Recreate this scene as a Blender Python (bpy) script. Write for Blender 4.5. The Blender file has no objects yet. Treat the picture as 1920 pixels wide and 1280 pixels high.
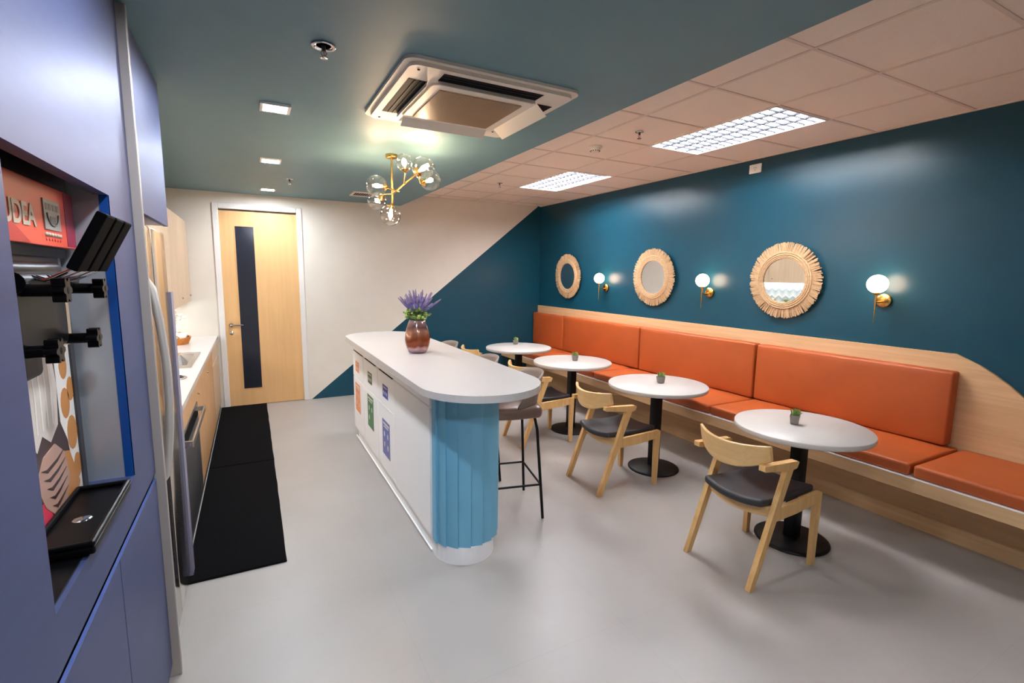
import bpy, math, random
from mathutils import Vector, Matrix, noise
S = bpy.context.scene
COL = S.collection
PI = math.pi
R = math.radians
random.seed(7)

# ---------------------------------------------------------------- camera
F_PX, PITCH, YAW, ROLL, EYE = 920.125, R(7.737), R(27.963), R(0.759), 1.6
cam_d = bpy.data.cameras.new('camera')
cam = bpy.data.objects.new('camera', cam_d)
COL.objects.link(cam)
S.camera = cam
cam_d.sensor_width = 36
cam_d.lens = F_PX / 1920 * 36
cam_d.clip_start = .02
fw = Vector((math.sin(YAW)*math.cos(PITCH), math.cos(YAW)*math.cos(PITCH), -math.sin(PITCH)))
up = Vector((math.sin(YAW)*math.sin(PITCH), math.cos(YAW)*math.sin(PITCH), math.cos(PITCH)))
rt = Vector((math.cos(YAW), -math.sin(YAW), 0))
r2 = rt*math.cos(ROLL) + up*math.sin(ROLL)
u2 = up*math.cos(ROLL) - rt*math.sin(ROLL)
M = Matrix((r2, u2, -fw)).transposed().to_4x4()
M.translation = (0, 0, EYE)
cam.matrix_world = M

# ---------------------------------------------------------------- world, exposure
w = bpy.data.worlds.new('world')
S.world = w
w.use_nodes = True
w.node_tree.nodes['Background'].inputs[0].default_value = (.6, .7, 1, 1)
w.node_tree.nodes['Background'].inputs[1].default_value = .3
S.view_settings.view_transform = 'Standard'
S.view_settings.look = 'None'
S.view_settings.gamma = 1
S.view_settings.exposure = 2.52
S.view_settings.use_curve_mapping = False
S.cycles.max_bounces = 10
S.cycles.diffuse_bounces = 5
S.cycles.sample_clamp_indirect = 6
S.cycles.caustics_reflective = False
S.cycles.caustics_refractive = False
E_DOWN, E_TROF, E_TROF_FAR, E_BULB, E_GLOBE = 90.0, 12.5, 18.0, 78.0, 3.8

# ---------------------------------------------------------------- materials
def srgb(r, g, b):
    f = lambda c: (c/255/12.92) if c/255 <= .04045 else ((c/255+.055)/1.055)**2.4
    return (f(r), f(g), f(b), 1)

def mat(name, col, rough=.5, metal=0, noise_amt=0, noise_scale=8, stretch=(1, 1, 1), bump=0, bump_scale=60,
        coat=0, spec=.5, emit=None, estr=0, sheen=0):
    m = bpy.data.materials.new(name)
    m.use_nodes = True
    nt = m.node_tree
    b = nt.nodes['Principled BSDF']
    b.inputs['Base Color'].default_value = col
    b.inputs['Roughness'].default_value = rough
    b.inputs['Metallic'].default_value = metal
    b.inputs['Coat Weight'].default_value = coat
    b.inputs['Specular IOR Level'].default_value = spec
    b.inputs['Sheen Weight'].default_value = sheen
    tc = nt.nodes.new('ShaderNodeTexCoord')
    mp = nt.nodes.new('ShaderNodeMapping')
    mp.inputs['Scale'].default_value = stretch
    nt.links.new(tc.outputs['Object'], mp.inputs['Vector'])
    n = nt.nodes.new('ShaderNodeTexNoise')
    n.inputs['Scale'].default_value = noise_scale
    n.inputs['Detail'].default_value = 5
    nt.links.new(mp.outputs['Vector'], n.inputs['Vector'])
    rp = nt.nodes.new('ShaderNodeValToRGB')
    a = noise_amt
    rp.color_ramp.elements[0].position = .3
    rp.color_ramp.elements[1].position = .7
    rp.color_ramp.elements[0].color = tuple(c*(1-a) for c in col[:3]) + (1,)
    rp.color_ramp.elements[1].color = tuple(min(1, c*(1+a)) for c in col[:3]) + (1,)
    nt.links.new(n.outputs['Fac'], rp.inputs['Fac'])
    nt.links.new(rp.outputs['Color'], b.inputs['Base Color'])
    if bump:
        n2 = nt.nodes.new('ShaderNodeTexNoise')
        n2.inputs['Scale'].default_value = bump_scale
        n2.inputs['Detail'].default_value = 3
        nt.links.new(mp.outputs['Vector'], n2.inputs['Vector'])
        bp = nt.nodes.new('ShaderNodeBump')
        bp.inputs['Strength'].default_value = bump
        bp.inputs['Distance'].default_value = .01
        nt.links.new(n2.outputs['Fac'], bp.inputs['Height'])
        nt.links.new(bp.outputs['Normal'], b.inputs['Normal'])
    if emit:
        b.inputs['Emission Color'].default_value = emit
        b.inputs['Emission Strength'].default_value = estr
    return m

def clear_mat(name, col, rough=0, minr=.04):
    m = bpy.data.materials.new(name)
    m.use_nodes = True
    nt = m.node_tree
    nt.nodes.remove(nt.nodes['Principled BSDF'])
    t = nt.nodes.new('ShaderNodeBsdfTransparent')
    t.inputs[0].default_value = col
    g = nt.nodes.new('ShaderNodeBsdfGlossy')
    g.inputs['Roughness'].default_value = rough
    lw = nt.nodes.new('ShaderNodeLayerWeight')
    lw.inputs[0].default_value = .35
    mr = nt.nodes.new('ShaderNodeMapRange')
    mr.inputs['To Min'].default_value = minr
    mr.inputs['To Max'].default_value = .75
    mx = nt.nodes.new('ShaderNodeMixShader')
    nt.links.new(lw.outputs['Facing'], mr.inputs['Value'])
    nt.links.new(mr.outputs[0], mx.inputs[0])
    nt.links.new(t.outputs[0], mx.inputs[1])
    nt.links.new(g.outputs[0], mx.inputs[2])
    nt.links.new(mx.outputs[0], nt.nodes['Material Output'].inputs[0])
    return m

def wood_mat(name, c1, c2, axis='y', scale=1.0, rough=.45, planks=0):
    """streaky veneer, grain running along axis"""
    m = mat(name, c1, rough)
    nt = m.node_tree
    b = nt.nodes['Principled BSDF']
    tc = nt.nodes.new('ShaderNodeTexCoord')
    mp = nt.nodes.new('ShaderNodeMapping')
    st = {'x': (1.2, 28, 28), 'y': (28, 1.2, 28), 'z': (28, 28, 1.2)}[axis]
    mp.inputs['Scale'].default_value = tuple(s*scale for s in st)
    n = nt.nodes.new('ShaderNodeTexNoise')
    n.inputs['Scale'].default_value = 1
    n.inputs['Detail'].default_value = 8
    n.inputs['Roughness'].default_value = .65
    n.inputs['Distortion'].default_value = .6
    rp = nt.nodes.new('ShaderNodeValToRGB')
    rp.color_ramp.elements[0].position = .28
    rp.color_ramp.elements[1].position = .72
    rp.color_ramp.elements[0].color = c2
    rp.color_ramp.elements[1].color = c1
    nt.links.new(tc.outputs['Object'], mp.inputs['Vector'])
    nt.links.new(mp.outputs['Vector'], n.inputs['Vector'])
    nt.links.new(n.outputs['Fac'], rp.inputs['Fac'])
    nt.links.new(rp.outputs['Color'], b.inputs['Base Color'])
    return m

def chevron_mat():
    m = mat('chevron_tile', (.5, .6, .65, 1), .3)
    nt = m.node_tree
    b = nt.nodes['Principled BSDF']
    N = nt.nodes.new
    L = nt.links.new
    tc = N('ShaderNodeTexCoord')
    sp = N('ShaderNodeSeparateXYZ')
    L(tc.outputs['Object'], sp.inputs[0])
    def mth(op, a, bb=None):
        x = N('ShaderNodeMath'); x.operation = op
        for i, v in enumerate((a, bb)):
            if v is None: continue
            if isinstance(v, (int, float)): x.inputs[i].default_value = v
            else: L(v, x.inputs[i])
        return x.outputs[0]
    zig = mth('MULTIPLY', mth('PINGPONG', sp.outputs[1], .07), .8)
    z = mth('ADD', sp.outputs[2], zig)
    f = mth('FRACT', mth('MULTIPLY', z, 7.0))
    rp = N('ShaderNodeValToRGB')
    rp.color_ramp.elements[0].color = (.8, .9, .93, 1)
    rp.color_ramp.elements[1].color = (.25, .36, .44, 1)
    L(f, rp.inputs[0])
    L(rp.outputs[0], b.inputs['Base Color'])
    return m

MT = {}
MT['floor'] = mat('floor_vinyl', srgb(166, 160, 155), .38, noise_amt=.06, noise_scale=1.6, bump=.03, bump_scale=30)
MT['joint'] = mat('floor_joint', srgb(178, 175, 171), .5)
MT['blue_ceiling'] = mat('blue_ceiling_paint', srgb(108, 141, 150), .5, spec=.25, noise_amt=.02, bump=.02, bump_scale=8)
MT['cream'] = mat('cream_wall_paint', srgb(222, 214, 202), .6, noise_amt=.015)
MT['teal'] = mat('teal_wall_paint', srgb(17, 68, 86), .30, noise_amt=.03, bump=.03, bump_scale=120, spec=.4)
MT['tile'] = mat('mineral_tile', srgb(244, 226, 210), .85, noise_amt=.035, noise_scale=160, bump=.15, bump_scale=220)
MT['tbar'] = mat('ceiling_grid', srgb(226, 204, 188), .5)
MT['white'] = mat('white_laminate', srgb(250, 249, 250), .35)
MT['white_line'] = mat('white_edge', srgb(250, 250, 250), .35)
MT['stone'] = mat('white_quartz', srgb(204, 200, 198), .22, noise_amt=.01, noise_scale=60)
MT['tabletop'] = mat('table_laminate', srgb(196, 191, 186), .4, noise_amt=.02, noise_scale=30)
MT['flute'] = mat('blue_flute_paint', srgb(118, 182, 212), .5, noise_amt=.02)
MT['frame_white'] = mat('door_frame_paint', srgb(226, 222, 218), .5)
MT['door_wood'] = wood_mat('door_veneer', srgb(226, 182, 128), srgb(216, 170, 114), 'z', .8)
MT['panel_wood'] = wood_mat('bench_veneer', srgb(222, 184, 140), srgb(200, 158, 114), 'y', 1.0, .5)
MT['cab_wood'] = wood_mat('cabinet_veneer', srgb(206, 164, 118), srgb(176, 130, 84), 'z', 1.0, .5)
MT['pale_wood'] = wood_mat('pale_cabinet_veneer', srgb(214, 190, 162), srgb(196, 168, 138), 'z', 1.0, .5)
MT['ash'] = wood_mat('chair_ash', srgb(232, 190, 130), srgb(208, 158, 96), 'z', 1.3, .38)
MT['ash_y'] = wood_mat('chair_ash_back', srgb(234, 194, 136), srgb(214, 168, 108), 'y', 1.0, .32)
MT['orange'] = mat('orange_leather', srgb(174, 82, 32), .5, noise_amt=.07, noise_scale=3, bump=.12, bump_scale=14)
MT['black_leather'] = mat('black_leather', srgb(44, 43, 46), .5, noise_amt=.06, bump=.05, bump_scale=100)
MT['brown_leather'] = mat('brown_leather', srgb(120, 94, 82), .28, noise_amt=.08, bump=.06, bump_scale=60)
MT['shell'] = mat('taupe_shell', srgb(138, 122, 112), .4, noise_amt=.08)
MT['black'] = mat('black_powder_coat', srgb(16, 16, 18), .42, spec=.25)
MT['black_gloss'] = mat('black_plastic', srgb(8, 8, 10), .3, spec=.1)
MT['black_matte'] = mat('black_handle_grip', srgb(7, 7, 9), .75, spec=.05)
MT['dark_grey'] = mat('dark_grey_panel', srgb(52, 52, 56), .4)
MT['glass_dark'] = mat('dark_door_glass', srgb(40, 42, 52), .12)
MT['gold'] = mat('brushed_brass', srgb(214, 168, 92), .25, metal=1)
MT['steel'] = mat('brushed_steel', srgb(196, 190, 184), .22, metal=1, noise_amt=.04, noise_scale=4, stretch=(1, 1, 30))
MT['handle_steel'] = mat('satin_handle', srgb(196, 192, 188), .42, metal=.6)
MT['fridge'] = mat('fridge_steel', srgb(206, 196, 186), .16, metal=1, noise_amt=.03, noise_scale=6, stretch=(1, 1, 20))
MT['lavender'] = mat('lavender_metal_laminate', srgb(72, 82, 124), .48, metal=.5, noise_amt=.05, noise_scale=3, stretch=(1, 1, 12))
MT['lav_pale'] = mat('pale_lavender_laminate', srgb(142, 138, 160), .45, metal=.2, noise_amt=.03)
MT['blue_film'] = mat('blue_film', srgb(4, 66, 140), .35)
MT['blue_edge'] = mat('pale_blue_edge', srgb(74, 92, 150), .4)
MT['navy'] = mat('navy_liner', srgb(18, 28, 62), .4)
MT['gable'] = mat('gable_edge', srgb(176, 166, 160), .35, metal=.3)
MT['grey_liner'] = mat('grey_liner', srgb(176, 180, 190), .25, metal=.4, noise_amt=.05)
MT['mat_black'] = mat('black_mat_pile', srgb(17, 17, 20), 1, noise_amt=.6, noise_scale=160, spec=.1, bump=1, bump_scale=350)
MT['raffia'] = mat('raffia', srgb(196, 162, 122), .85, noise_amt=.18, noise_scale=90, bump=.3, bump_scale=200)
MT['raffia_d'] = mat('raffia_dark', srgb(186, 146, 104), .85, noise_amt=.2, noise_scale=90)
MT['mirror'] = mat('mirror_glass', (.92, .93, .93, 1), .02, metal=1)
MT['concrete'] = mat('grey_concrete', srgb(128, 122, 116), .8, noise_amt=.12, noise_scale=60)
MT['leaf'] = mat('leaf_green', srgb(112, 140, 66), .5, noise_amt=.3, noise_scale=40)
MT['leaf_pale'] = mat('leaf_pale', srgb(158, 176, 92), .5, noise_amt=.25, noise_scale=40)
MT['purple'] = mat('lavender_bloom', srgb(120, 108, 172), .7, noise_amt=.25, noise_scale=60)
MT['purple_tip'] = mat('lavender_bud', srgb(146, 128, 160), .7, noise_amt=.2, noise_scale=60)
MT['ac_white'] = mat('ac_plastic', srgb(232, 222, 208), .4)
MT['ac_grille'] = mat('ac_grille', srgb(186, 160, 130), .28, noise_amt=.03)
MT['slot'] = mat('dark_slot', srgb(10, 11, 15), .6, spec=.1)
MT['black_vane'] = mat('black_vane', srgb(18, 19, 24), .6, spec=.15)
MT['plastic'] = mat('white_plastic', srgb(240, 236, 230), .4)
MT['chrome'] = mat('chrome', srgb(210, 210, 214), .1, metal=1)
MT['wicker'] = mat('orange_wicker', srgb(206, 128, 56), .6, noise_amt=.25, noise_scale=70, bump=.4, bump_scale=90)
MT['cloth'] = mat('white_cloth', srgb(240, 238, 232), .8)
MT['petal'] = mat('white_petal', srgb(244, 242, 232), .7, noise_amt=.05)
MT['down'] = mat('downlight_diffuser', (1, 1, 1, 1), .5, emit=(.86, .92, 1, 1), estr=E_DOWN)
MT['tube'] = mat('fluorescent_tube', (1, 1, 1, 1), .5, emit=(.93, .96, 1, 1), estr=E_TROF)
MT['tube_far'] = mat('fluorescent_tube_bright', (1, 1, 1, 1), .5, emit=(.97, .96, 1, 1), estr=E_TROF_FAR)
MT['bulb'] = mat('warm_bulb', (1, 1, 1, 1), .5, emit=(1, .69, .42, 1), estr=E_BULB)
MT['opal'] = mat('opal_globe', (1, 1, 1, 1), .3, emit=(1, .66, .42, 1), estr=E_GLOBE)
MT['strip'] = mat('led_strip', (1, 1, 1, 1), .5, emit=(1, .96, .9, 1), estr=9)
MT['reflector'] = mat('white_reflector', srgb(244, 244, 246), .3)
MT['louvre'] = mat('aluminium_louvre', (.020, .020, .024, 1), .6, spec=.05)
MT['clear'] = clear_mat('clear_globe_glass', (.98, .96, .94, 1))
MT['chevron'] = chevron_mat()
for k, c in dict(red=(222, 82, 58), red_dark=(190, 40, 34), magenta=(150, 30, 60), s_orange=(240, 150, 96), s_green=(62, 122, 74),
                 s_darkgreen=(66, 92, 56), s_blue=(40, 56, 160), s_violet=(104, 108, 176), choc=(58, 38, 36), cream_ice=(206, 196, 188),
                 choc_ice=(176, 140, 124), cone=(190, 128, 66), white_print=(226, 222, 216), pink=(212, 60, 84), lettering=(190, 176, 160),
                 lcd=(140, 138, 134), lcd_d=(84, 84, 86)).items():
    MT[k] = mat('print_' + k, srgb(*c), .4)

# ---------------------------------------------------------------- mesh builder
class MB:
    def __init__(s):
        s.v = []; s.f = []; s.m = []; s.sm = []; s.mats = []
    def mi(s, m):
        m = MT[m] if isinstance(m, str) else m
        if m not in s.mats: s.mats.append(m)
        return s.mats.index(m)
    def add(s, vs, fs, m, smooth=False):
        o = len(s.v); i = s.mi(m)
        s.v += [tuple(p) for p in vs]
        for f in fs:
            s.f.append([a+o for a in f]); s.m.append(i); s.sm.append(smooth)
        return s
    def box(s, x0, x1, y0, y1, z0, z1, m):
        vs = [(x, y, z) for x in (x0, x1) for y in (y0, y1) for z in (z0, z1)]
        return s.add(vs, [(0, 1, 3, 2), (4, 6, 7, 5), (0, 4, 5, 1), (2, 3, 7, 6), (0, 2, 6, 4), (1, 5, 7, 3)], m)
    def prism(s, pts, a0, a1, m, axis='y', smooth=False):
        """extrude a 2D polygon; axis is the extrusion axis; pts are the two other coordinates in xyz order"""
        def P(p, a):
            return {'x': (a, p[0], p[1]), 'y': (p[0], a, p[1]), 'z': (p[0], p[1], a)}[axis]
        n = len(pts)
        vs = [P(p, a0) for p in pts] + [P(p, a1) for p in pts]
        s.add(vs, [tuple(range(n))[::-1], tuple(range(n, 2*n))], m)
        return s.add(vs, [(i, (i+1) % n, (i+1) % n+n, i+n) for i in range(n)], m, smooth)
    def tube(s, path, r, m, n=10, caps=True, squash=1):
        path = [Vector(p) for p in path]
        rs = r if isinstance(r, (list, tuple)) else [r]*len(path)
        vs = []; prev = None
        for i, p in enumerate(path):
            t = (path[min(i+1, len(path)-1)] - path[max(i-1, 0)]).normalized()
            if prev is None:
                a = Vector((0, 0, 1)) if abs(t.z) < .9 else Vector((1, 0, 0))
                u = t.cross(a).normalized()
            else:
                u = (prev - t*prev.dot(t)).normalized()
            prev = u
            v_ = t.cross(u)
            for k in range(n):
                an = 2*PI*k/n
                vs.append(p + (u*math.cos(an) + v_*math.sin(an)*squash)*rs[i])
        fs = []
        for i in range(len(path)-1):
            for k in range(n):
                fs.append((i*n+k, i*n+(k+1) % n, (i+1)*n+(k+1) % n, (i+1)*n+k))
        s.add(vs, fs, m, True)
        if caps:
            e = (len(path)-1)*n
            s.add(vs, [tuple(range(n))[::-1], tuple(range(e, e+n))], m)
        return s
    def lathe(s, prof, c, m, n=32, axis='z', smooth=True, closed=False):
        vs = []
        for r, z in prof:
            for k in range(n):
                a = 2*PI*k/n
                if axis == 'z': vs.append((c[0]+r*math.cos(a), c[1]+r*math.sin(a), c[2]+z))
                elif axis == 'x': vs.append((c[0]+z, c[1]+r*math.cos(a), c[2]+r*math.sin(a)))
                else: vs.append((c[0]+r*math.sin(a), c[1]+z, c[2]+r*math.cos(a)))
        L = len(prof)
        fs = [(i*n+k, i*n+(k+1) % n, (i+1)*n+(k+1) % n, (i+1)*n+k) for i in range(L-1) for k in range(n)]
        s.add(vs, fs, m, smooth)
        caps = []
        if prof[0][0] > 1e-5: caps.append(tuple(range(n))[::-1])
        if prof[-1][0] > 1e-5: caps.append(tuple(range((L-1)*n, L*n)))
        if caps and not closed: s.add(vs, caps, m)
        return s
    def sphere(s, c, r, m, n=24, k=14, sc=(1, 1, 1)):
        vs = []; fs = []
        for i in range(k+1):
            th = PI*i/k
            for j in range(n):
                a = 2*PI*j/n
                vs.append((c[0]+r*sc[0]*math.sin(th)*math.cos(a), c[1]+r*sc[1]*math.sin(th)*math.sin(a), c[2]+r*sc[2]*math.cos(th)))
        for i in range(k):
            for j in range(n):
                fs.append((i*n+j, (i+1)*n+j, (i+1)*n+(j+1) % n, i*n+(j+1) % n))
        return s.add(vs, fs, m, True)
    def rbox(s, c, h, r, m, n=10, seg=3, fn=None):
        """rounded box, centre c, half sizes h, edge radius r, optional vertex function"""
        def co(hh):
            e = [-hh + r*(1-math.cos(PI/2*i/seg))*1.0 for i in range(seg+1)]
            inner = [-hh+r + (2*(hh-r))*i/n for i in range(1, n)]
            return e + inner + [-x for x in reversed(e)]
        cs = [co(x) for x in h]
        idx = {}; vs = []
        def vid(p):
            k = tuple(round(a, 5) for a in p)
            if k in idx: return idx[k]
            q = [max(-(h[i]-r), min(h[i]-r, p[i])) for i in range(3)]
            d = Vector([p[i]-q[i] for i in range(3)])
            if d.length > 1e-9:
                d = d.normalized()*r
            P = Vector(q)+d
            if fn: P = Vector(fn(P))
            vs.append((P.x+c[0], P.y+c[1], P.z+c[2])); idx[k] = len(vs)-1
            return idx[k]
        fs = []
        for ax in range(3):
            a, b = [(1, 2), (2, 0), (0, 1)][ax]
            for sgn in (-1, 1):
                for i in range(len(cs[a])-1):
                    for j in range(len(cs[b])-1):
                        q = []
                        for (ii, jj) in ((i, j), (i+1, j), (i+1, j+1), (i, j+1)):
                            p = [0, 0, 0]; p[ax] = sgn*h[ax]; p[a] = cs[a][ii]; p[b] = cs[b][jj]
                            q.append(vid(p))
                        fs.append(q if sgn > 0 else q[::-1])
        return s.add(vs, fs, m, True)
    def build(s, name, parent=None, bevel=0, loc=None, rz=0):
        me = bpy.data.meshes.new(name)
        me.from_pydata(s.v, [], s.f)
        for m in s.mats: me.materials.append(m)
        for p, i, q in zip(me.polygons, s.m, s.sm):
            p.material_index = i; p.use_smooth = q
        me.update()
        o = bpy.data.objects.new(name, me)
        COL.objects.link(o)
        if parent is not None: o.parent = parent
        if loc: o.location = loc
        if rz: o.rotation_euler.z = rz
        if bevel:
            b = o.modifiers.new('bevel', 'BEVEL')
            b.width = bevel; b.segments = 2; b.limit_method = 'ANGLE'; b.angle_limit = R(40)
        return o

def tag(o, label, cat, group=None):
    o['label'] = label; o['category'] = cat
    if group: o['group'] = group
    return o
def empty(name, loc, label, cat, group=None, rz=0):
    o = bpy.data.objects.new(name, None)
    COL.objects.link(o); o.location = loc; o.rotation_euler.z = rz
    o.empty_display_size = .1
    return tag(o, label, cat, group)
def struct(o):
    o['kind'] = 'structure'; return o
def dup(root, loc=None, rz=None, label=None):
    def cp(o, par):
        c = o.copy(); COL.objects.link(c)
        if par is not None: c.parent = par
        for ch in [x for x in bpy.data.objects if x.parent == o]: cp(ch, c)
        return c
    r = cp(root, None)
    if loc is not None: r.location = loc
    if rz is not None: r.rotation_euler.z = rz
    if label: r['label'] = label
    return r
def shift(mb, d):
    mb.v = [(x+d[0], y+d[1], z+d[2]) for x, y, z in mb.v]; return mb

# ================================================================ THE ROOM
XL, XR, YB, YN = -.98, 3.954, 6.565, -2.6
ZS, ZT, XS = 2.479, 2.626, 1.794          # blue soffit, tile ceiling, soffit edge
fl = MB().box(XL-.1, XR+.1, YN-.1, YB+.1, -.1, 0, 'floor')
o = struct(fl.build('floor'))
# tile joints of the floor are a faint line texture: thin inlaid strips
nt = MT['floor'].node_tree
tc = nt.nodes.new('ShaderNodeTexCoord'); bk = nt.nodes.new('ShaderNodeTexBrick'); mp = nt.nodes.new('ShaderNodeMapping')
mp.inputs['Location'].default_value = (.35, .2, 0)
bk.offset = 0; bk.inputs['Scale'].default_value = 1; bk.inputs['Brick Width'].default_value = .9; bk.inputs['Row Height'].default_value = .9
bk.inputs['Mortar Size'].default_value = .0012; bk.inputs['Mortar Smooth'].default_value = .3
bk.inputs['Color1'].default_value = (0, 0, 0, 1); bk.inputs['Color2'].default_value = (0, 0, 0, 1); bk.inputs['Mortar'].default_value = (.35, .35, .35, 1)
mx = nt.nodes.new('ShaderNodeMix'); mx.data_type = 'RGBA'
nt.links.new(tc.outputs['Object'], mp.inputs[0]); nt.links.new(mp.outputs[0], bk.inputs['Vector'])
b_ = nt.nodes['Principled BSDF']
src = b_.inputs['Base Color'].links[0].from_socket
nt.links.new(bk.outputs['Color'], mx.inputs['Factor']); nt.links.new(src, mx.inputs['A'])
mx.inputs['B'].default_value = srgb(140, 138, 134)
nt.links.new(mx.outputs['Result'], b_.inputs['Base Color'])

# back wall: cream with a painted teal triangle
DX0, DX1, DZ = -.285, .525, 2.30        # door leaf opening
dg = [(.6145, 0), (3.90, 2.626)]
bw = MB()
bw.add([(DX1+.06, YB, 0), (.6145, YB, 0), (3.90, YB, 2.626), (DX1+.06, YB, 2.626)], [(0, 1, 2, 3)], 'cream')
bw.add([(.6145, YB, 0), (XR, YB, 0), (XR, YB, 2.626), (3.90, YB, 2.626)], [(0, 1, 2, 3)], 'teal')
bw.add([(XL, YB, 0), (DX0-.06, YB, 0), (DX0-.06, YB, 2.626), (XL, YB, 2.626)], [(0, 1, 2, 3)], 'cream')
bw.add([(DX0-.06, YB, DZ+.06), (DX1+.06, YB, DZ+.06), (DX1+.06, YB, 2.626), (DX0-.06, YB, 2.626)], [(0, 1, 2, 3)], 'cream')
bw.box(XL-.1, XR+.1, YB+.12, YB+.2, -.1, 2.8, 'cream')
struct(bw.build('wall_back'))
struct(MB().box(XR, XR+.1, YN, YB+.12, -.1, 2.8, 'teal').build('wall_right'))
struct(MB().box(XL-.1, XL, YN, YB+.12, -.1, 2.8, 'cream').build('wall_left'))
struct(MB().box(XL-.1, XR+.1, YN-.1, YN, -.1, 2.8, 'cream').build('wall_near'))
# chevron backsplash
struct(MB().box(XL, XL+.008, 3.0, YB, .87, 1.26, 'chevron').build('trim_1'))
# blue dropped ceiling
struct(MB().box(XL, XS, YN, YB, ZS, ZT+.12, 'blue_ceiling').build('ceiling'))
# suspended tile ceiling with grid
G, GX, GY = .543, 2.303, 4.182
troffers = [(GX+G, GY-2*G+.01), (GX+G, GY+0*G)]   # near-left corners handled below
xl = [XS, GX, GX+G, GX+2*G, XR]
yl = [YN] + [GY+G*k for k in range(-12, 5)] + [YB]
T_CELLS = {(2, GY-4*G), (2, GY-3*G), (2, GY), (2, GY+G)}
tb = MB()
for i in range(4):
    for j in range(len(yl)-1):
        if i == 2-0 and any(abs(yl[j]-c[1]) < .01 for c in T_CELLS): continue
        g = .009
        x0, x1, y0, y1 = xl[i]+(g if i else 0), xl[i+1]-(g if i < 3 else 0), yl[j]+g, yl[j+1]-g
        tb.box(x0, x1, y0, y1, ZT+.004, ZT+.02, 'tile')
for x in xl[1:-1]:
    tb.box(x-.0095, x+.0095, YN, YB, ZT, ZT+.006, 'tbar')
for y in yl[1:-1]:
    for i in range(4):
        if i == 2 and (abs(y-(GY-3*G)) < .01 or abs(y-(GY+G)) < .01): continue
        tb.box(xl[i]+.011, xl[i+1]-.011, y-.009, y+.009, ZT, ZT+.006, 'tbar')
tb.box(XR-.02, XR, YN, YB, ZT-.002, ZT+.006, 'tbar')
tb.box(XL-.1, XR+.1, YN, YB, 2.82, 2.9, 'cream')
struct(tb.build('ceiling_tiles'))

# ---- door
dr = MB()
dr.box(DX0, DX1, YB+.01, YB+.05, .006, 2.11+.17, 'door_wood')
d = struct(dr.build('door_1'))
fr = MB()
fr.box(DX0-.06, DX0, YB-.015, YB+.08, 0, DZ+.06, 'frame_white')
fr.box(DX1, DX1+.06, YB-.015, YB+.08, 0, DZ+.06, 'frame_white')
fr.box(DX0+.0005, DX1-.0005, YB-.014, YB+.08, DZ, DZ+.06, 'frame_white')
fr.build('door_frame', d, bevel=.006)
gl = MB().box(-.13, .06, YB+.004, YB+.009, .21, 2.11, 'glass_dark')
gl.box(-.137, -.13, YB+.001, YB+.01, .203, 2.117, 'door_wood').box(.06, .067, YB+.001, YB+.01, .203, 2.117, 'door_wood')
gl.build('glass_panel', d)
hd = MB()
hd.lathe([(0, 0), (.024, 0), (.024, .012), (.012, .014), (.012, .05), (0, .05)], (-.225, YB+.01, .975), 'steel', 20, 'y')
hd.v = [(x, YB+.01-(y-YB-.01), z) for x, y, z in hd.v]
hd.tube([(-.225, YB-.035, .975), (-.19, YB-.04, .975), (-.10, YB-.04, .975)], .009, 'steel')
hd.build('door_handle', d)
kh = MB().lathe([(0, 0), (.022, 0), (.022, .01), (0, .01)], (-.225, YB, .88), 'steel', 20, 'y')
kh.build('lock_plate', d)

# ================================================================ CEILING FITTINGS
def downlight(x, y, label):
    t = empty('ceiling_downlight', (x, y, ZS), label, 'ceiling light', 'square downlights in the blue ceiling')
    f = MB()
    a, b = .075, .058
    for (x0, x1, y0, y1) in ((-a, a, -a, -b), (-a, a, b, a), (-a, -b, -b, b), (b, a, -b, b)):
        f.box(x0, x1, y0, y1, -.012, 0, 'plastic')
    f.build('frame', t, bevel=.002)
    MB().box(-b, b, -b, b, -.009, -.001, 'down').build('diffuser', t)
    return t
downlight(.165, 3.07, 'nearest and largest visible square white downlight in the blue ceiling')
downlight(.19, 4.50, 'middle of the three square white downlights in the blue ceiling')
downlight(.215, 6.05, 'farthest square white downlight, just in front of the wooden door')
downlight(.165, 1.62, 'square white downlight above the near end of the passage')
downlight(.165, .1, 'square white downlight over the spot where the photo is taken')
downlight(1.2, -.6, 'added square fill downlight, unseen behind the camera, right')  # unseen second-row lamp, added as fill light from behind the camera

def troffer(x0, x1, y0, y1, label, tube='tube'):
    t = empty('louvre_light', ((x0+x1)/2, (y0+y1)/2, ZT), label, 'ceiling light', 'fluorescent louvre lights')
    hx, hy = (x1-x0)/2-.012, (y1-y0)/2-.012
    f = MB()
    for s in (-1, 1):
        f.box(s*hx-.006, s*hx+.006, -hy, hy, -.004, .1, 'reflector')
        f.box(-hx, hx, s*hy-.006, s*hy+.006, -.004, .1, 'reflector')
    f.box(-hx, hx, -hy, hy, .1, .105, 'reflector')
    f.build('housing', t)
    n = 4
    for k in range(n):
        cx = -hx + (k+.5)*2*hx/n
        MB().tube([(cx, -hy+.02, .056), (cx, hy-.02, .056)], .014, tube, 10).build('tube', t)
    l = MB()
    for k in range(n+1):
        cx = -hx + k*2*hx/n
        l.prism([(cx-.008, .002), (cx+.008, .002), (cx+.003, .015), (cx-.003, .015)], -hy, hy, 'louvre', 'y')
    m_ = 15
    for k in range(n):
        a0 = -hx + k*2*hx/n+.012; a1 = a0+2*hx/n-.024
        for j in range(1, m_):
            y = -hy + j*2*hy/m_
            l.prism([(y-.005, .003), (y+.005, .003), (y+.002, .013), (y-.002, .013)], a0, a1, 'louvre', 'x')
    l.build('louvre', t)
    return t
troffer(GX+G, GX+2*G, GY-4*G, GY-2*G, 'larger nearer fluorescent louvre light in the tile ceiling')
troffer(GX+G, GX+2*G, GY, GY+2*G, 'smaller farther fluorescent louvre light near the back wall', 'tube_far')

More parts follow.
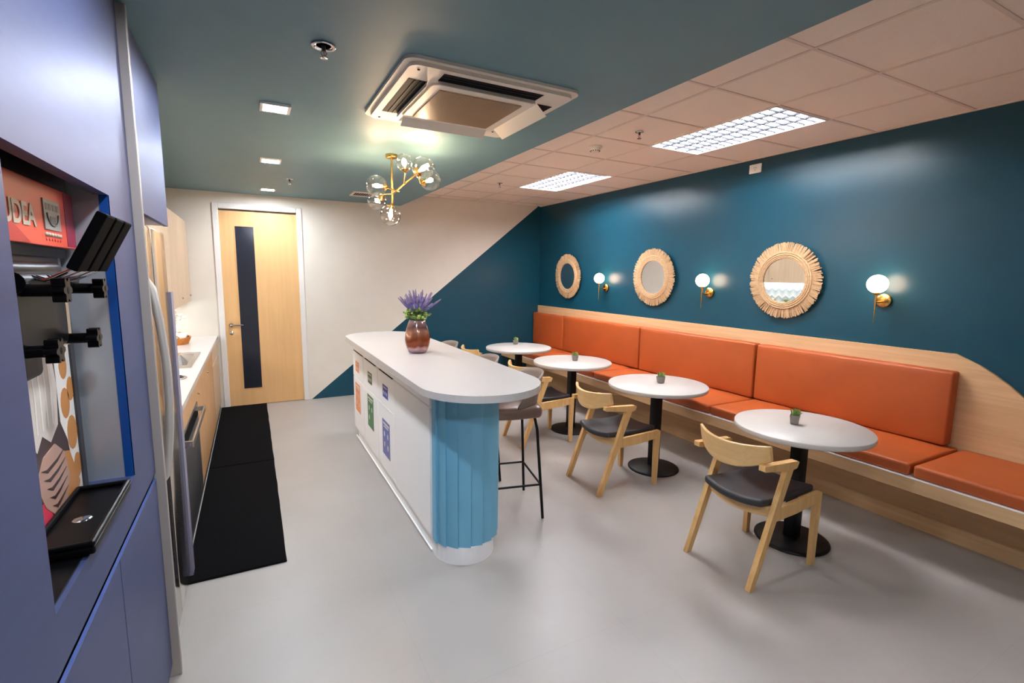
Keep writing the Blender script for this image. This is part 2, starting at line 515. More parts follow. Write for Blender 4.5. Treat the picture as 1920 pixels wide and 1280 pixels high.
# cassette air conditioner
ac = empty('cassette_air_conditioner', (1.03, 2.49, ZS), 'white square cassette air conditioner in the blue ceiling', 'air conditioner')
A = .43
def rrect(cx, cy, hx, hy, r, n=6):
    p = []
    for (sx, sy, a0) in ((1, 1, 0), (-1, 1, 90), (-1, -1, 180), (1, -1, 270)):
        for k in range(n+1):
            a = R(a0+90*k/n)
            p.append((cx+sx*(hx-r)+r*math.cos(a), cy+sy*(hy-r)+r*math.sin(a)))
    return p
MB().prism(rrect(0, 0, A, A, .05), -.014, 0, 'ac_white', 'z').build('trim_frame', ac, bevel=.004)
pan = MB()
# panel with four slots: ring built from boxes
o_, i_ = .405, .27
pan.prism(rrect(0, 0, o_, o_, .045), -.030, -.014, 'ac_white', 'z')
pan.build('front_panel', ac, bevel=.006)
slots = [(0, -.328, .25, .043), (0, .328, .25, .043), (-.328, 0, .043, .25), (.328, 0, .043, .25)]
for k, (cx, cy, hx, hy) in enumerate(slots):
    sl = MB().box(cx-hx, cx+hx, cy-hy, cy+hy, -.0315, -.020, 'slot')
    if k < 1 or k == 2:
        for q in (-.012, .012):
            if hx > hy: sl.box(cx-hx+.005, cx+hx-.005, cy+q-.003, cy+q+.003, -.034, -.026, 'black_vane')
            else: sl.box(cx+q-.003, cx+q+.003, cy-hy+.005, cy+hy-.005, -.034, -.026, 'black_vane')
    sl.build('air_outlet', ac)
# louvre vanes, hinged open on each side
def vane(c, axis, sgn, tilt, w2=.045):
    m_ = MB()
    th = .005
    ca, sa = math.cos(tilt), math.sin(tilt)
    pts = [(0, 0), (w2*1.6*ca, -w2*1.6*sa), (w2*1.6*ca+th*sa, -w2*1.6*sa-th*ca), (th*sa, -th*ca)]
    if axis == 'x':
        pp = [(c[1]+sgn*a, -.030+b) for a, b in pts]
        m_.prism(pp, c[0]-.25, c[0]+.25, 'ac_white', 'x')
    else:
        pp = [(c[0]+sgn*a, -.030+b) for a, b in pts]
        m_.prism(pp, c[1]-.25, c[1]+.25, 'ac_white', 'y')
    return m_.build('vane', ac, bevel=.0015)
vane((0, -.285), 'x', -1, R(80), .012); vane((0, .283), 'x', 1, R(38), .036)
vane((-.285, 0), 'y', -1, R(80), .014); vane((.283, 0), 'y', 1, R(42))
MB().prism(rrect(0, 0, .262, .262, .03), -.040, -.030, 'ac_white', 'z').build('intake_surround', ac, bevel=.004)
g = MB()
g.box(-.215, .215, -.215, .215, -.0425, -.040, 'ac_grille')
for k in range(54):
    y = -.212+k*.008
    g.box(-.215, .215, y, y+.0035, -.0465, -.0425, 'ac_grille')
g.build('intake_grille', ac)
for (x, y) in ((-.36, -.36), (-.36, .36), (.30, .30)):
    MB().lathe([(0, -.0325), (.006, -.0325), (.006, -.03)], (x, y, 0), 'slot', 10).build('screw', ac)

# linear vent
vt = empty('air_vent', (1.17, 5.82, ZS), 'small white slotted air vent in blue ceiling behind the chandelier', 'air vent')
v_ = MB()
for (x0, x1, y0, y1) in ((-.13, .13, -.14, -.12), (-.13, .13, .12, .14), (-.13, -.11, -.12, .12), (.11, .13, -.12, .12)): v_.box(x0, x1, y0, y1, -.014, 0, 'ac_white')
v_.build('frame', vt, bevel=.003)
v_ = MB().box(-.11, .11, -.12, .12, -.003, -.001, 'slot')
for k in range(9):
    x = -.105+k*.0245
    v_.prism([(x, -.012), (x+.004, -.012), (x+.012, -.003), (x+.008, -.003)], -.12, .12, 'ac_white', 'y')
v_.build('slats', vt)

def sprinkler(x, y, z, label, recess=False):
    t = empty('sprinkler_head', (x, y, z), label, 'sprinkler', 'ceiling sprinkler heads')
    c = MB()
    if recess:
        c.lathe([(.028, -.001), (.046, -.001), (.046, -.006), (.040, -.008), (.028, -.002)], (0, 0, 0), 'chrome', 28, closed=True)
        c.lathe([(0, -.0012), (.03, -.0012)], (0, 0, 0), 'slot', 24)
    else:
        c.lathe([(0, -.006), (.028, -.004), (.03, 0)], (0, 0, 0), 'chrome', 24)
    c.build('escutcheon', t)
    h = MB().tube([(0, 0, -.002), (0, 0, -.022)], .008, 'dark_grey', 10)
    for s in (-1, 1): h.tube([(s*.006, 0, -.018), (s*.012, 0, -.03), (0, 0, -.044)], .0025, 'chrome', 6)
    h.tube([(0, 0, -.022), (0, 0, -.042)], .002, 'red', 6)
    h.build('nozzle', t)
    MB().lathe([(0, -.047), (.015, -.047), (.015, -.044), (0, -.044)], (0, 0, 0), 'chrome', 16).build('deflector', t)
sprinkler(.30, 2.17, ZS, 'chrome recessed sprinkler in the blue ceiling, left of the air conditioner', True)
sprinkler(.38, 5.30, ZS, 'tiny sprinkler in the blue ceiling near the farthest downlight')
sprinkler(2.52, 2.84, ZT, 'sprinkler on a ceiling tile beside the larger louvre light')
sprinkler(2.55, 5.15, ZT, 'sprinkler on a ceiling tile beside the smaller louvre light')

sd = empty('smoke_detector', (2.50, 3.33, ZT), 'round white smoke detector on a ceiling tile between the louvre lights', 'smoke detector')
MB().lathe([(.055, 0), (.055, -.008), (.05, -.014), (0, -.014)], (0, 0, 0), 'ac_white', 32).build('base', sd)
MB().lathe([(.042, -.014), (.040, -.03), (.030, -.04), (0, -.042)], (0, 0, 0), 'ac_white', 32).build('sensor_cap', sd)
q = MB()
for k in range(12):
    a = 2*PI*k/12
    q.box(.036*math.cos(a)-.003, .036*math.cos(a)+.003, .036*math.sin(a)-.003, .036*math.sin(a)+.003, -.037, -.031, 'slot')
q.build('vent_slots', sd)

# ================================================================ CHANDELIER
ch = empty('chandelier', (.982, 3.815, ZS), 'brass branching chandelier with clear glass globes under the blue ceiling', 'chandelier')
C0 = Vector((.982, 3.815, ZS))
def L(p): return Vector(p)-C0
MB().lathe([(0, 0), (.045, 0), (.045, -.022), (.04, -.026), (0, -.026)], (0, 0, 0), 'gold', 32).build('canopy', ch)
J = Vector((0, 0, -.285))
MB().tube([(0, 0, -.02), (0, 0, -.39)], .0075, 'gold', 12).build('stem', ch)
E1 = L((1.085, 3.50, 2.303))
MB().tube([J, E1+(E1-J)*.1], .0075, 'gold', 10).build('arm', ch)
W = L((.88, 3.76, 2.235))
MB().tube([J+Vector((.045, -.03, .018)), W], .006, 'gold', 10).build('arm', ch)
MB().tube([J, L((.945, 3.93, 2.20))], .006, 'gold', 10).build('arm', ch)
def globe(c, r, sock_dir, label=None):
    c = L(c); dv = Vector(sock_dir).normalized()
    o = MB().sphere((0, 0, 0), r, 'clear', 32, 20).build('globe', ch, loc=c)
    # cup and candle holder on the socket side
    a = Matrix.Translation(c) @ dv.to_track_quat('Z', 'Y').to_matrix().to_4x4()
    s = MB().lathe([(0, r+.012), (.008, r+.012), (.010, r+.004), (.030, r-.006), (.032, r-.012), (.012, r-.012), (.012, r-.032), (0, r-.032)], (0, 0, 0), 'gold', 20)
    s.v = [tuple(a @ Vector(p)) for p in s.v]; s.build('socket', ch)
    b = MB().lathe([(0, -.022), (.008, -.018), (.015, -.006), (.016, .006), (.010, .022), (.008, r-.03)], (0, 0, 0), 'bulb', 16)
    b.v = [tuple(a @ Vector(p)) for p in b.v]; b.build('bulb', ch)
    return c+dv*(r+.01)
p = globe((.912, 3.23, 2.310), .053, (0.15, .1, -1))
MB().tube([p, L((1.030, 3.66, 2.25))], .005, 'gold', 8).build('arm', ch)
p = globe((1.050, 3.26, 2.292), .075, (-.3, .8, -.25))
MB().tube([p, E1], .006, 'gold', 8).build('arm', ch)
p = globe((1.205, 3.58, 2.280), .076, (-.9, -.2, -.35))
MB().tube([p, E1], .006, 'gold', 8).build('arm', ch)
p = globe((.851, 3.75, 2.233), .075, (.9, .05, 0))
p = globe((.915, 4.02, 2.165), .075, (.25, -.9, .3))
MB().tube([p, L((.945, 3.93, 2.20))], .006, 'gold', 8).build('arm', ch)
p = globe((.966, 3.815, 2.035), .078, (.12, 0, 1))

# ================================================================ RIGHT WALL: mirrors, sconces, outlet
def mirror(y, z, ro, ri, label, seed):
    rnd = random.Random(seed)
    t = empty('round_mirror', (XR, y, z), label, 'mirror', 'round raffia mirrors on the teal wall')
    tilt = R(1.65)
    t.rotation_euler = (0, -tilt, 0)
    X0 = -.012-ro*math.sin(tilt)
    MB().lathe([(0, 0), (ri+.015, 0), (ri+.015, -.008), (0, -.008)], (X0-.012, 0, 0), 'mirror', 64, 'x', False).build('mirror_glass', t)
    f = MB()
    # backing ring
    f.lathe([(ri+.005, 0), (ro-.04, 0), (ro-.04, -.012), (ri+.005, -.012)], (X0-.002, 0, 0), 'raffia_d', 64, 'x', closed=True)
    n = 300
    for k in range(n):
        a = 2*PI*k/n + rnd.uniform(-.008, .008)
        r0 = ri+.03; r1 = ro*rnd.uniform(.97, 1.015)
        w2 = rnd.uniform(.003, .0055)
        sk = rnd.uniform(-.03, .03)+.03
        x0 = X0-.022-rnd.uniform(0, .004); x1 = X0-.012-rnd.uniform(0, .014)
        c0, s0 = math.cos(a), math.sin(a); c1, s1 = math.cos(a+sk), math.sin(a+sk)
        P = [(x0, r0*c0-w2*s0, r0*s0+w2*c0), (x0, r0*c0+w2*s0, r0*s0-w2*c0), (x1, r1*c1+w2*s1, r1*s1-w2*c1), (x1, r1*c1-w2*s1, r1*s1+w2*c1)]
        B = [(x+.003, yy, zz) for x, yy, zz in P]
        f.add(P+B, [(0, 1, 2, 3), (7, 6, 5, 4), (0, 4, 5, 1), (1, 5, 6, 2), (2, 6, 7, 3), (3, 7, 4, 0)], 'raffia' if rnd.random() < .8 else 'raffia_d')
    # braided inner rings
    for (rr, tk) in ((ri+.004, .006), (ri+.016, .008), (ri+.031, .009), (ri+.047, .008)):
        path = []
        for k in range(97):
            a = 2*PI*k/96
            q_ = rr+.0025*math.sin(a*40)
            path.append((X0-.024-.002*math.cos(a*40), q_*math.cos(a), q_*math.sin(a)))
        f.tube(path, tk, 'raffia', 6, caps=False)
    f.build('raffia_frame', t)
mirror(5.75, 1.591, .305, .180, 'smallest-looking raffia mirror nearest the corner, showing teal', 1)
mirror(4.09, 1.594, .312, .182, 'middle raffia mirror between two globe sconces, showing cream wall', 2)
mirror(2.575, 1.583, .312, .183, 'largest-looking raffia mirror, reflecting kitchen cabinets and chevron splashback', 3)

def sconce(y, label):
    t = empty('wall_sconce', (XR, y, 1.455), label, 'wall lamp', 'brass globe sconces on the teal wall')
    MB().lathe([(0, 0), (.048, 0), (.048, -.018), (.045, -.022), (0, -.022)], (0, 0, 0), 'gold', 32, 'x').build('wall_plate', t)
    MB().tube([(-.02, 0, -.01), (-.12, 0, -.01)], .006, 'gold', 10).build('arm', t)
    MB().tube([(-.12, 0, .052), (-.12, 0, .0), (-.12, 0, -.155)], [.006, .0075, .002], 'gold', 10).build('needle_rod', t)
    MB().lathe([(0, .04), (.014, .042), (.026, .056), (0, .056)], (-.12, 0, 0), 'gold', 20).build('globe_cup', t)
    MB().sphere((-.12, 0, .115), .063, 'opal', 32, 20).build('globe', t)
    return t
sc0 = sconce(4.93, 'brass globe sconce farthest back, between the two farther mirrors')
dup(sc0, (XR, 3.34, 1.455), label='brass globe sconce between the middle mirror and the largest mirror')
dup(sc0, (XR, 1.84, 1.455), label='brass globe sconce nearest the camera, right of the largest mirror')

ol = empty('power_outlet', (XR, 2.945, 2.545), 'white power outlet high on the teal wall under the tile ceiling', 'power outlet')
MB().rbox((-.006, 0, 0), (.006, .058, .038), .004, 'plastic', 2, 2).build('cover_plate', ol)
q = MB()
for (y, z, a) in ((-.009, .008, .5), (.009, .008, -.5), (0, -.012, 0)):
    q.tube([(-.0125, y-.006*math.sin(a), z-.006*math.cos(a)), (-.0125, y+.006*math.sin(a), z+.006*math.cos(a))], .0014, 'slot', 6)
q.build('socket_slots', ol)

# ================================================================ BANQUETTE
bq = empty('banquette_bench', (3.75, 3.0, 0), 'long light wood banquette bench with tall back panel along the teal wall', 'bench')
def lb(mb): return shift(mb, (-3.75, -3.0, 0))
PX0, PX1 = 3.93, XR-.002
pts = [(YB-.004, .40), (YB-.004, 1.138), (1.43, 1.138)]
for (y, z) in ((1.40, 1.140), (1.338, 1.113), (1.272, 1.083), (1.199, 1.038), (1.127, .985), (1.069, .935), (1.0, .86), (.93, .76), (.88, .66), (.85, .56), (.84, .40)): pts.append((y, z))
lb(MB().prism(pts, PX0, PX1, 'panel_wood', 'x')).build('back_panel', bq, bevel=.002)
BY0 = -.6
lb(MB().box(3.30, PX0, BY0, YB-.004, .39, .468, 'panel_wood')).build('seat_board', bq, bevel=.002)
lb(MB().box(3.299, PX0, BY0, YB-.004, .468, .474, 'white')).build('board_edging', bq)
lb(MB().box(3.74, PX1, BY0, YB-.004, 0, .39, 'panel_wood')).build('base_panel', bq)

def cushion_fn(h, seed, amp=.006, face=2):
    def fn(P):
        q = noise.noise(Vector((P.x*3+seed*7.1, P.y*3, P.z*3)))*amp + noise.noise(Vector((P.x*9, P.y*9+seed*3.3, P.z*9)))*amp*.4
        u = 1
        for i in range(3):
            if i != face: u *= max(0, 1-(P[i]/h[i])**4)
        P = P.copy()
        P[face] += (1 if P[face] > 0 else -1)*(.006*u) + q*u
        # edges wobble
        for i in range(3):
            if i != face: P[i] += .35*q
        return P
    return fn
def cushion(name, x0, x1, y0, y1, z0, z1, seed, face, label, cat, group, lean=0):
    h = ((x1-x0)/2, (y1-y0)/2, (z1-z0)/2)
    c = ((x0+x1)/2, (y0+y1)/2, (z0+z1)/2)
    m_ = MB().rbox((0, 0, 0), h, .016, 'orange', 16, 3, cushion_fn(h, seed, face=face))
    # piping seam around the front
    o = m_.build(name, loc=c)
    o.rotation_euler.y = lean
    return tag(o, label, cat, group)
SZ0, SZ1 = .476, .548
gs = 'orange seat cushions on the banquette'
for k, (y0, y1, lab) in enumerate([(5.56, 6.50, 'farthest orange seat cushion, at the corner of the banquette'),
        (4.30, 5.55, 'orange seat cushion behind the two farthest round tables'),
        (2.735, 4.29, 'orange seat cushion behind the third table from the back'),
        (1.318, 2.72, 'orange seat cushion behind the nearest round table'),
        (-.3, 1.298, 'nearest orange seat cushion at the right frame edge, without a back cushion')]):
    cushion('seat_cushion', 3.305, 3.925, y0, y1, SZ0, SZ1, k+1, 2, lab, 'seat cushion', gs)
gb = 'orange back cushions on the banquette'
for k, (y0, y1, lab) in enumerate([(5.715, 6.54, 'farthest and narrowest orange back cushion, in the corner'),
        (4.18, 5.70, 'orange back cushion below the farthest sconce and middle mirror'),
        (2.735, 4.165, 'orange back cushion left of the tall gap under the largest mirror'),
        (1.36, 2.715, 'nearest orange back cushion, ending beside the curved wood panel')]):
    cushion('back_cushion', 3.835, 3.925, y0, y1, .556, 1.035, k+11, 0, lab, 'back cushion', gb)

# ================================================================ TABLES
def table(x, y, r, lab, squarepot=False):
    t = empty('round_table', (x, y, 0), lab, 'table', 'round pedestal tables')
    MB().lathe([(0, .695), (r-.004, .695), (r, .699), (r, .721), (r-.003, .725), (0, .725)], (0, 0, 0), 'tabletop', 72).build('tabletop', t)
    MB().box(-.13, .13, -.13, .13, .688, .695, 'black').build('top_plate', t)
    MB().rbox((0, 0, .355), (.036, .036, .333), .008, 'black', 2, 2).build('pole', t)
    MB().lathe([(0, 0), (.205, 0), (.208, .004), (.207, .011), (.19, .017), (.06, .024), (0, .025)], (0, 0, 0), 'black', 56).build('base_plate', t)
table(2.865, 5.22, .40, 'round white table farthest back, nearest the teal back wall')
table(2.895, 4.12, .40, 'second round white table from the back wall')
table(2.93, 2.945, .398, 'third round white table from the back wall, behind the nearest one')
table(2.885, 1.705, .37, 'nearest round white table, beside the chair in the foreground')

def succulent(x, y, kind, lab, seed):
    rnd = random.Random(seed)
    t = empty('potted_succulent', (x, y, .7255), lab, 'potted plant', 'small succulents on the round tables')
    n = 4 if kind == 'square' else 6
    a0 = PI/4+.5
    b_, tp, h = .030, .038, .056
    vs = []
    for (r, z) in ((b_*.8, 0), (b_, .006), (tp, h), (tp-.006, h), (tp-.008, h-.012)):
        for k in range(n):
            a = a0+2*PI*k/n; vs.append((r*math.cos(a), r*math.sin(a), z))
    fs = [(i*n+k, i*n+(k+1) % n, (i+1)*n+(k+1) % n, (i+1)*n+k) for i in range(4) for k in range(n)]
    fs += [tuple(range(n))[::-1], tuple(range(4*n, 5*n))]
    MB().add(vs, fs, 'concrete').build('pot', t, bevel=.002)
    l = MB()
    for k in range(14):
        a = rnd.uniform(0, 2*PI); rr = rnd.uniform(0, .016)
        x_, y_ = rr*math.cos(a)-.008, rr*math.sin(a)
        hh = rnd.uniform(.022, .045); lean = rnd.uniform(0, .018)
        l.tube([(x_, y_, h-.012), (x_+lean*.4*math.cos(a), y_+lean*.4*math.sin(a), h+hh*.5), (x_+lean*math.cos(a), y_+lean*math.sin(a), h+hh)], [.0035, .0045, .0008], 'leaf', 6)
    for ring, (m_, rr, el) in enumerate(((7, .020, .25), (6, .014, .7), (4, .008, 1.15))):
        for k in range(m_):
            a = 2*PI*k/m_+ring*.4
            dx, dy = math.cos(a), math.sin(a)
            c = (.014, -.008, h-.002)
            p1 = (c[0]+dx*rr*.6, c[1]+dy*rr*.6, c[2]+.008+.012*el)
            p2 = (c[0]+dx*rr*1.25, c[1]+dy*rr*1.25, c[2]+.014+.02*el)
            l.tube([c, p1, p2], [.004, .0075, .001], 'leaf_pale', 6, squash=.5)
    l.build('leaves', t)
succulent(2.93, 5.42, 'square', 'small square potted succulent on the farthest round table', 1)
succulent(2.935, 4.13, 'hex', 'small potted succulent on the second round table from the back', 2)
succulent(2.97, 2.95, 'hex', 'small potted succulent on the third round table from the back', 3)
succulent(2.875, 1.745, 'square', 'small potted succulent on the nearest round table', 4)

# ================================================================ WOODEN CHAIRS
def wooden_chair():
    t = empty('wooden_armchair', (0, 0, 0), '', 'chair', 'light wood armchairs at the round tables')
    W2 = .205
    for s in (-1, 1):
        y0, y1 = s*W2-.014, s*W2+.014
        MB().prism([(-.020, 0), (.016, 0), (.262, .615), (.245, .652), (.222, .648)], y0, y1, 'ash', 'y').build('rear_leg', t, bevel=.004)
        MB().prism([(.020, .640), (.020, .670), (.285, .656), (.300, .648), (.285, .618), (.250, .612), (.150, .624)], y0-.004, y1+.004, 'ash', 'y').build('armrest', t, bevel=.005)
        MB().prism([(.505, 0), (.535, 0), (.548, .425), (.540, .434), (.500, .434)], y0, y1, 'ash', 'y').build('front_leg', t, bevel=.004)
        MB().prism([(.140, .345), (.168, .415), (.505, .434), (.505, .372), (.330, .352)], y0+.003, y1-.003, 'ash', 'y').build('side_rail', t, bevel=.003)
    # rear curved apron
    def strip(xf, zt, zb, y_max, th, m_, name, n=24, lean=0, bev=.004):
        vs = []
        for i in range(n+1):
            s = -1+2*i/n
            y = s*y_max
            for (dx, zz) in ((0, zb(s)), (th, zb(s)), (th-lean, zt(s)), (-lean, zt(s))):
                vs.append((xf(s)+dx, y, zz))
        fs = [(i*4+k, i*4+(k+1) % 4, (i+1)*4+(k+1) % 4, (i+1)*4+k) for i in range(n) for k in range(4)]
        fs += [(3, 2, 1, 0), (n*4, n*4+1, n*4+2, n*4+3)]
        mb_ = MB().add(vs, fs, m_)
        ob = mb_.build(name, t, bevel=bev)
        return ob
    strip(lambda s: .105+.035*s*s, lambda s: .395+.028*s*s, lambda s: .345+.020*s*s, W2-.012, .022, 'ash_y', 'rear_apron')
    strip(lambda s: .500+0*s, lambda s: .405+.012*s*s, lambda s: .365, W2-.012, .022, 'ash_y', 'front_apron')
    # backrest: one bent board, taller in the middle
    strip(lambda s: -.012+.082*abs(s)**2.0, lambda s: .752+.016*s*s, lambda s: .618+.064*abs(s)**2.2, W2+.012, .024, 'ash_y', 'backrest', 32, .022, .006)
    h = (.225, .185, .022)
    def fn(P):
        P = P.copy()
        P.z += -.020*(1-(P.y/.19)**2) + .012*(P.x/.22)**2 - .004
        if P.x < 0: P.x -= .03*(1-(P.y/.19)**2)*min(1, -P.x/.2)
        return P
    MB().rbox((.300, 0, .440), h, .018, 'black_leather', 14, 3, fn).build('seat', t)
    return t
wc = wooden_chair()
wc.location = (2.195, 1.69, 0)
wc['label'] = 'light wood armchair with black seat at the nearest table'
dup(wc, (2.185, 2.915, 0), -.03, 'light wood armchair with black seat at the third table from the back')
dup(wc, (2.165, 4.035, 0), -.05, 'light wood armchair at the second table from the back, partly behind bar stool')
dup(wc, (2.15, 5.19, 0), 0, 'light wood armchair at the farthest table, mostly hidden by the bar')

# ================================================================ BAR STOOLS
def bar_stool():
    t = empty('bar_stool', (0, 0, 0), '', 'bar stool', 'brown leather bar stools along the bar')
    h = (.222, .222, .040)
    def fn(P):
        P = P.copy()
        rr = min(1, math.hypot(P.x, P.y)/.2)
        if P.z > 0: P.z += .008*(1-rr*rr)
        k = 1-.10*(abs(P.x*P.y)/(.215*.215))
        P.x *= k; P.y *= k
        return P
    MB().rbox((0, 0, .72), h, .034, 'brown_leather', 12, 4, fn).build('seat', t)
    vs = []; n = 40; m_ = 8
    for side in (0, 1):
        for i in range(n+1):
            a = -1.45+2.9*i/n
            top = .965 - .17*abs(a/1.45)**3.2
            for j in range(m_+1):
                z = .752+(top-.752)*j/m_
                rr = .196+side*.012+.040*(j/m_)**1.2
                vs.append((rr*math.cos(a)*1.02, rr*math.sin(a)*1.02, z))
    q = (n+1)*(m_+1)
    fs = []
    I = lambda s, i, j: s*q+i*(m_+1)+j
    for i in range(n):
        for j in range(m_):
            fs.append((I(1, i, j), I(1, i+1, j), I(1, i+1, j+1), I(1, i, j+1)))
            fs.append((I(0, i, j), I(0, i, j+1), I(0, i+1, j+1), I(0, i+1, j)))
        fs.append((I(0, i, m_), I(1, i, m_), I(1, i+1, m_), I(0, i+1, m_)))
        fs.append((I(0, i, 0), I(0, i+1, 0), I(1, i+1, 0), I(1, i, 0)))
    for j in range(m_):
        fs.append((I(0, 0, j), I(1, 0, j), I(1, 0, j+1), I(0, 0, j+1)))
        fs.append((I(0, n, j), I(0, n, j+1), I(1, n, j+1), I(1, n, j)))
    MB().add(vs, fs, 'shell', True).build('backrest', t)
    P = {}
    for sx in (-1, 1):
        for sy in (-1, 1):
            a = Vector((sx*.155, sy*.155, .69)); b = Vector((sx*.170, sy*.175, .60)); c = Vector((sx*.205, sy*.220, .006))
            P[sx, sy] = b+(c-b)*((.60-.235)/.594)
            MB().tube([a, b, c], .0095, 'black', 10).build('leg', t)
    for (a, b) in (((1, 1), (1, -1)), ((1, -1), (-1, -1)), ((-1, -1), (-1, 1)), ((-1, 1), (1, 1))):
        MB().tube([P[a], P[b]], .0075, 'black', 8).build('footrest_bar', t)
    MB().box(-.16, .16, -.16, .16, .682, .690, 'black').build('seat_plate', t)
    return t
bs = bar_stool()
bs.location = (1.478, 2.865, 0); bs.rotation_euler.z = -.22
bs['label'] = 'nearest brown leather bar stool with black legs beside the blue bar end'
dup(bs, (1.46, 3.50, 0), -.1, 'middle brown bar stool behind the bar, only its back top showing')
dup(bs, (1.46, 4.36, 0), 0, 'farthest brown bar stool, right behind the vase on the bar')

# ================================================================ BAR ISLAND
bar = empty('bar_island', (1.04, 3.6, 0), 'white and blue fluted bar island with a rounded white top', 'bar counter')
def li(mb): return shift(mb, (-1.04, -3.6, 0))
def stadium(cx, cy0, cy1, r, n=28):
    p = []
    for k in range(n+1):
        a = PI+PI*k/n; p.append((cx+r*math.cos(a), cy0+r*math.sin(a)))
    for k in range(n+1):
        a = PI*k/n; p.append((cx+r*math.cos(a), cy1+r*math.sin(a)))
    return p
li(MB().prism(stadium(1.077, 2.405, 4.60, .337), .985, 1.022, 'stone', 'z')).build('worktop', bar, bevel=.005)
BX0, BX1, BC, BR = .855, 1.225, 1.037, .180
by0, by1 = 2.53, 4.93
li(MB().box(BX0, BX1, by0, by1-.03, .095, .985, 'white')).build('body', bar)
li(MB().prism(stadium(1.03, 2.515, 4.75, .175), 0, .10, 'white', 'z')).build('plinth', bar, bevel=.002)
li(MB().tube([(BX0-.003, 2.56, .012), (BX0-.003, 4.85, .012)], .006, 'white_line', 6)).build('plinth_seal', bar)
def fluted(cy, a0, a1, name):
    n = 9; pts = []
    for k in range(n):
        for j in range(6):
            t_ = j/5
            a = a0+(a1-a0)*(k+t_)/n
            rr = BR+.013*t_**1.3
            pts.append((BC+rr*math.cos(a)*1.06, cy+rr*math.sin(a)))
    pts += [(BC+.03*math.cos(a1), cy), ]
    return li(MB().prism(pts, .10, .985, 'flute', 'z')).build(name, bar)
fluted(by0, PI, 2*PI, 'fluted_end')
fluted(by1-.16, PI, 0, 'fluted_end')
units = [(4.38, 4.86, 'orange'), (3.83, 4.37, 'green'), (3.31, 3.82, 'blue')]
stk = {'orange': ('s_orange', 's_orange'), 'green': ('s_darkgreen', 's_green'), 'blue': ('s_blue', 's_violet')}
for (y0, y1, c) in units:
    fx = BX0-.016
    f = li(MB().box(fx, BX0, y0+.002, y1-.002, .618, .862, 'white')).build('flap_door', bar, bevel=.002)
    g_ = li(MB().box(fx, BX0, y0+.002, y1-.002, .110, .612, 'white')).build('bin_door', bar, bevel=.002)
    yc = {'orange': 4.655, 'green': 4.105, 'blue': 3.57}[c]
    zt0, zt1 = {'orange': (.30, .57), 'green': (.298, .578), 'blue': (.232, .505)}[c]
    s1 = MB(); sx = fx-.001
    w1, w2 = .08, .112
    s1.box(sx, fx, yc-w1, yc+w1, .682, .778, stk[c][0])
    s1.box(sx-.0004, sx, yc-w1*.7, yc+w1*.7, .755, .763, 'white_print')
    for q in (-.5, 0, .5): s1.box(sx-.0004, sx, yc+q*w1*1.1-.009, yc+q*w1*1.1+.009, .705, .730, 'white_print')
    li(s1).build('sticker', f)['label'] = c + ' bin sticker with white symbols'
    s2 = MB().box(sx, fx, yc-w2, yc+w2, zt0, zt1, stk[c][1])
    s2.box(sx-.0004, sx, yc-w2*.8, yc+w2*.8, zt1-.035, zt1-.02, 'white_print')
    s2.box(sx-.0004, sx, yc-w2*.6, yc+w2*.6, zt1-.055, zt1-.045, 'white_print')
    for (qa, qb) in ((-.45, .60), (.45, .60), (-.45, .28), (.45, .30)):
        if c == 'green' and (qa, qb) == (-.45, .28): continue
        cy_, cz = yc+qa*w2, zt0+qb*(zt1-zt0)
        pts = [(cy_+(.017*math.cos(a)*(1 if i % 2 else .7)), cz+.022*math.sin(a)) for i, a in enumerate([2*PI*k/12 for k in range(12)])]
        s2.prism(pts, sx-.0004, sx, 'white_print', 'x')
    li(s2).build('sticker', g_)['label'] = 'tall ' + c + ' bin sticker with white icons'
    ym = (y0+y1)/2
    li(MB().box(BX0-.0175, BX0-.001, ym-.20, ym+.21, .865, .8675, 'slot')).build('finger_slot', bar)
li(MB().box(BX0-.016, BX0, 2.545, 3.306, .110, .862, 'white')).build('side_panel', bar, bevel=.002)
li(MB().box(BX0-.016, BX0, 2.545, 4.86, .874, .984, 'white')).build('top_rail', bar, bevel=.002)
li(MB().box(BX0-.019, BX0-.016, 3.35, 3.75, .612, .617, 'white_line')).build('seam_highlight', bar)  # white strip stands in for the highlight along the door seam

# vase with lavender
vx, vy, vz = 1.068, 3.50, 1.0225
vm = mat('mercury_glass', srgb(150, 96, 78), .12, metal=.55)
nt = vm.node_tree; b_ = nt.nodes['Principled BSDF']
tc = nt.nodes.new('ShaderNodeTexCoord'); sp = nt.nodes.new('ShaderNodeSeparateXYZ'); nt.links.new(tc.outputs['Object'], sp.inputs[0])
n_ = nt.nodes.new('ShaderNodeTexNoise'); n_.inputs['Scale'].default_value = 22; nt.links.new(tc.outputs['Object'], n_.inputs['Vector'])
ad = nt.nodes.new('ShaderNodeMath'); ad.operation = 'MULTIPLY_ADD'; ad.inputs[1].default_value = .05; nt.links.new(n_.outputs['Fac'], ad.inputs[0]); nt.links.new(sp.outputs[2], ad.inputs[2])
rp = nt.nodes.new('ShaderNodeValToRGB')
mrg = nt.nodes.new('ShaderNodeMapRange'); mrg.inputs['From Max'].default_value = .27
nt.links.new(ad.outputs[0], mrg.inputs[0]); nt.links.new(mrg.outputs[0], rp.inputs[0])
cr = rp.color_ramp
cr.elements[0].color = srgb(120, 100, 112); cr.elements[0].position = .05
cr.elements[1].color = srgb(170, 140, 138); cr.elements[1].position = .95
for (p_, c_) in ((.22, (190, 150, 152)), (.30, (120, 52, 28)), (.5, (140, 74, 44)), (.68, (176, 128, 104)), (.8, (104, 74, 72))):
    e_ = cr.elements.new(p_); e_.color = srgb(*c_)
nt.links.new(rp.outputs[0], b_.inputs['Base Color'])
MT['mercury'] = vm
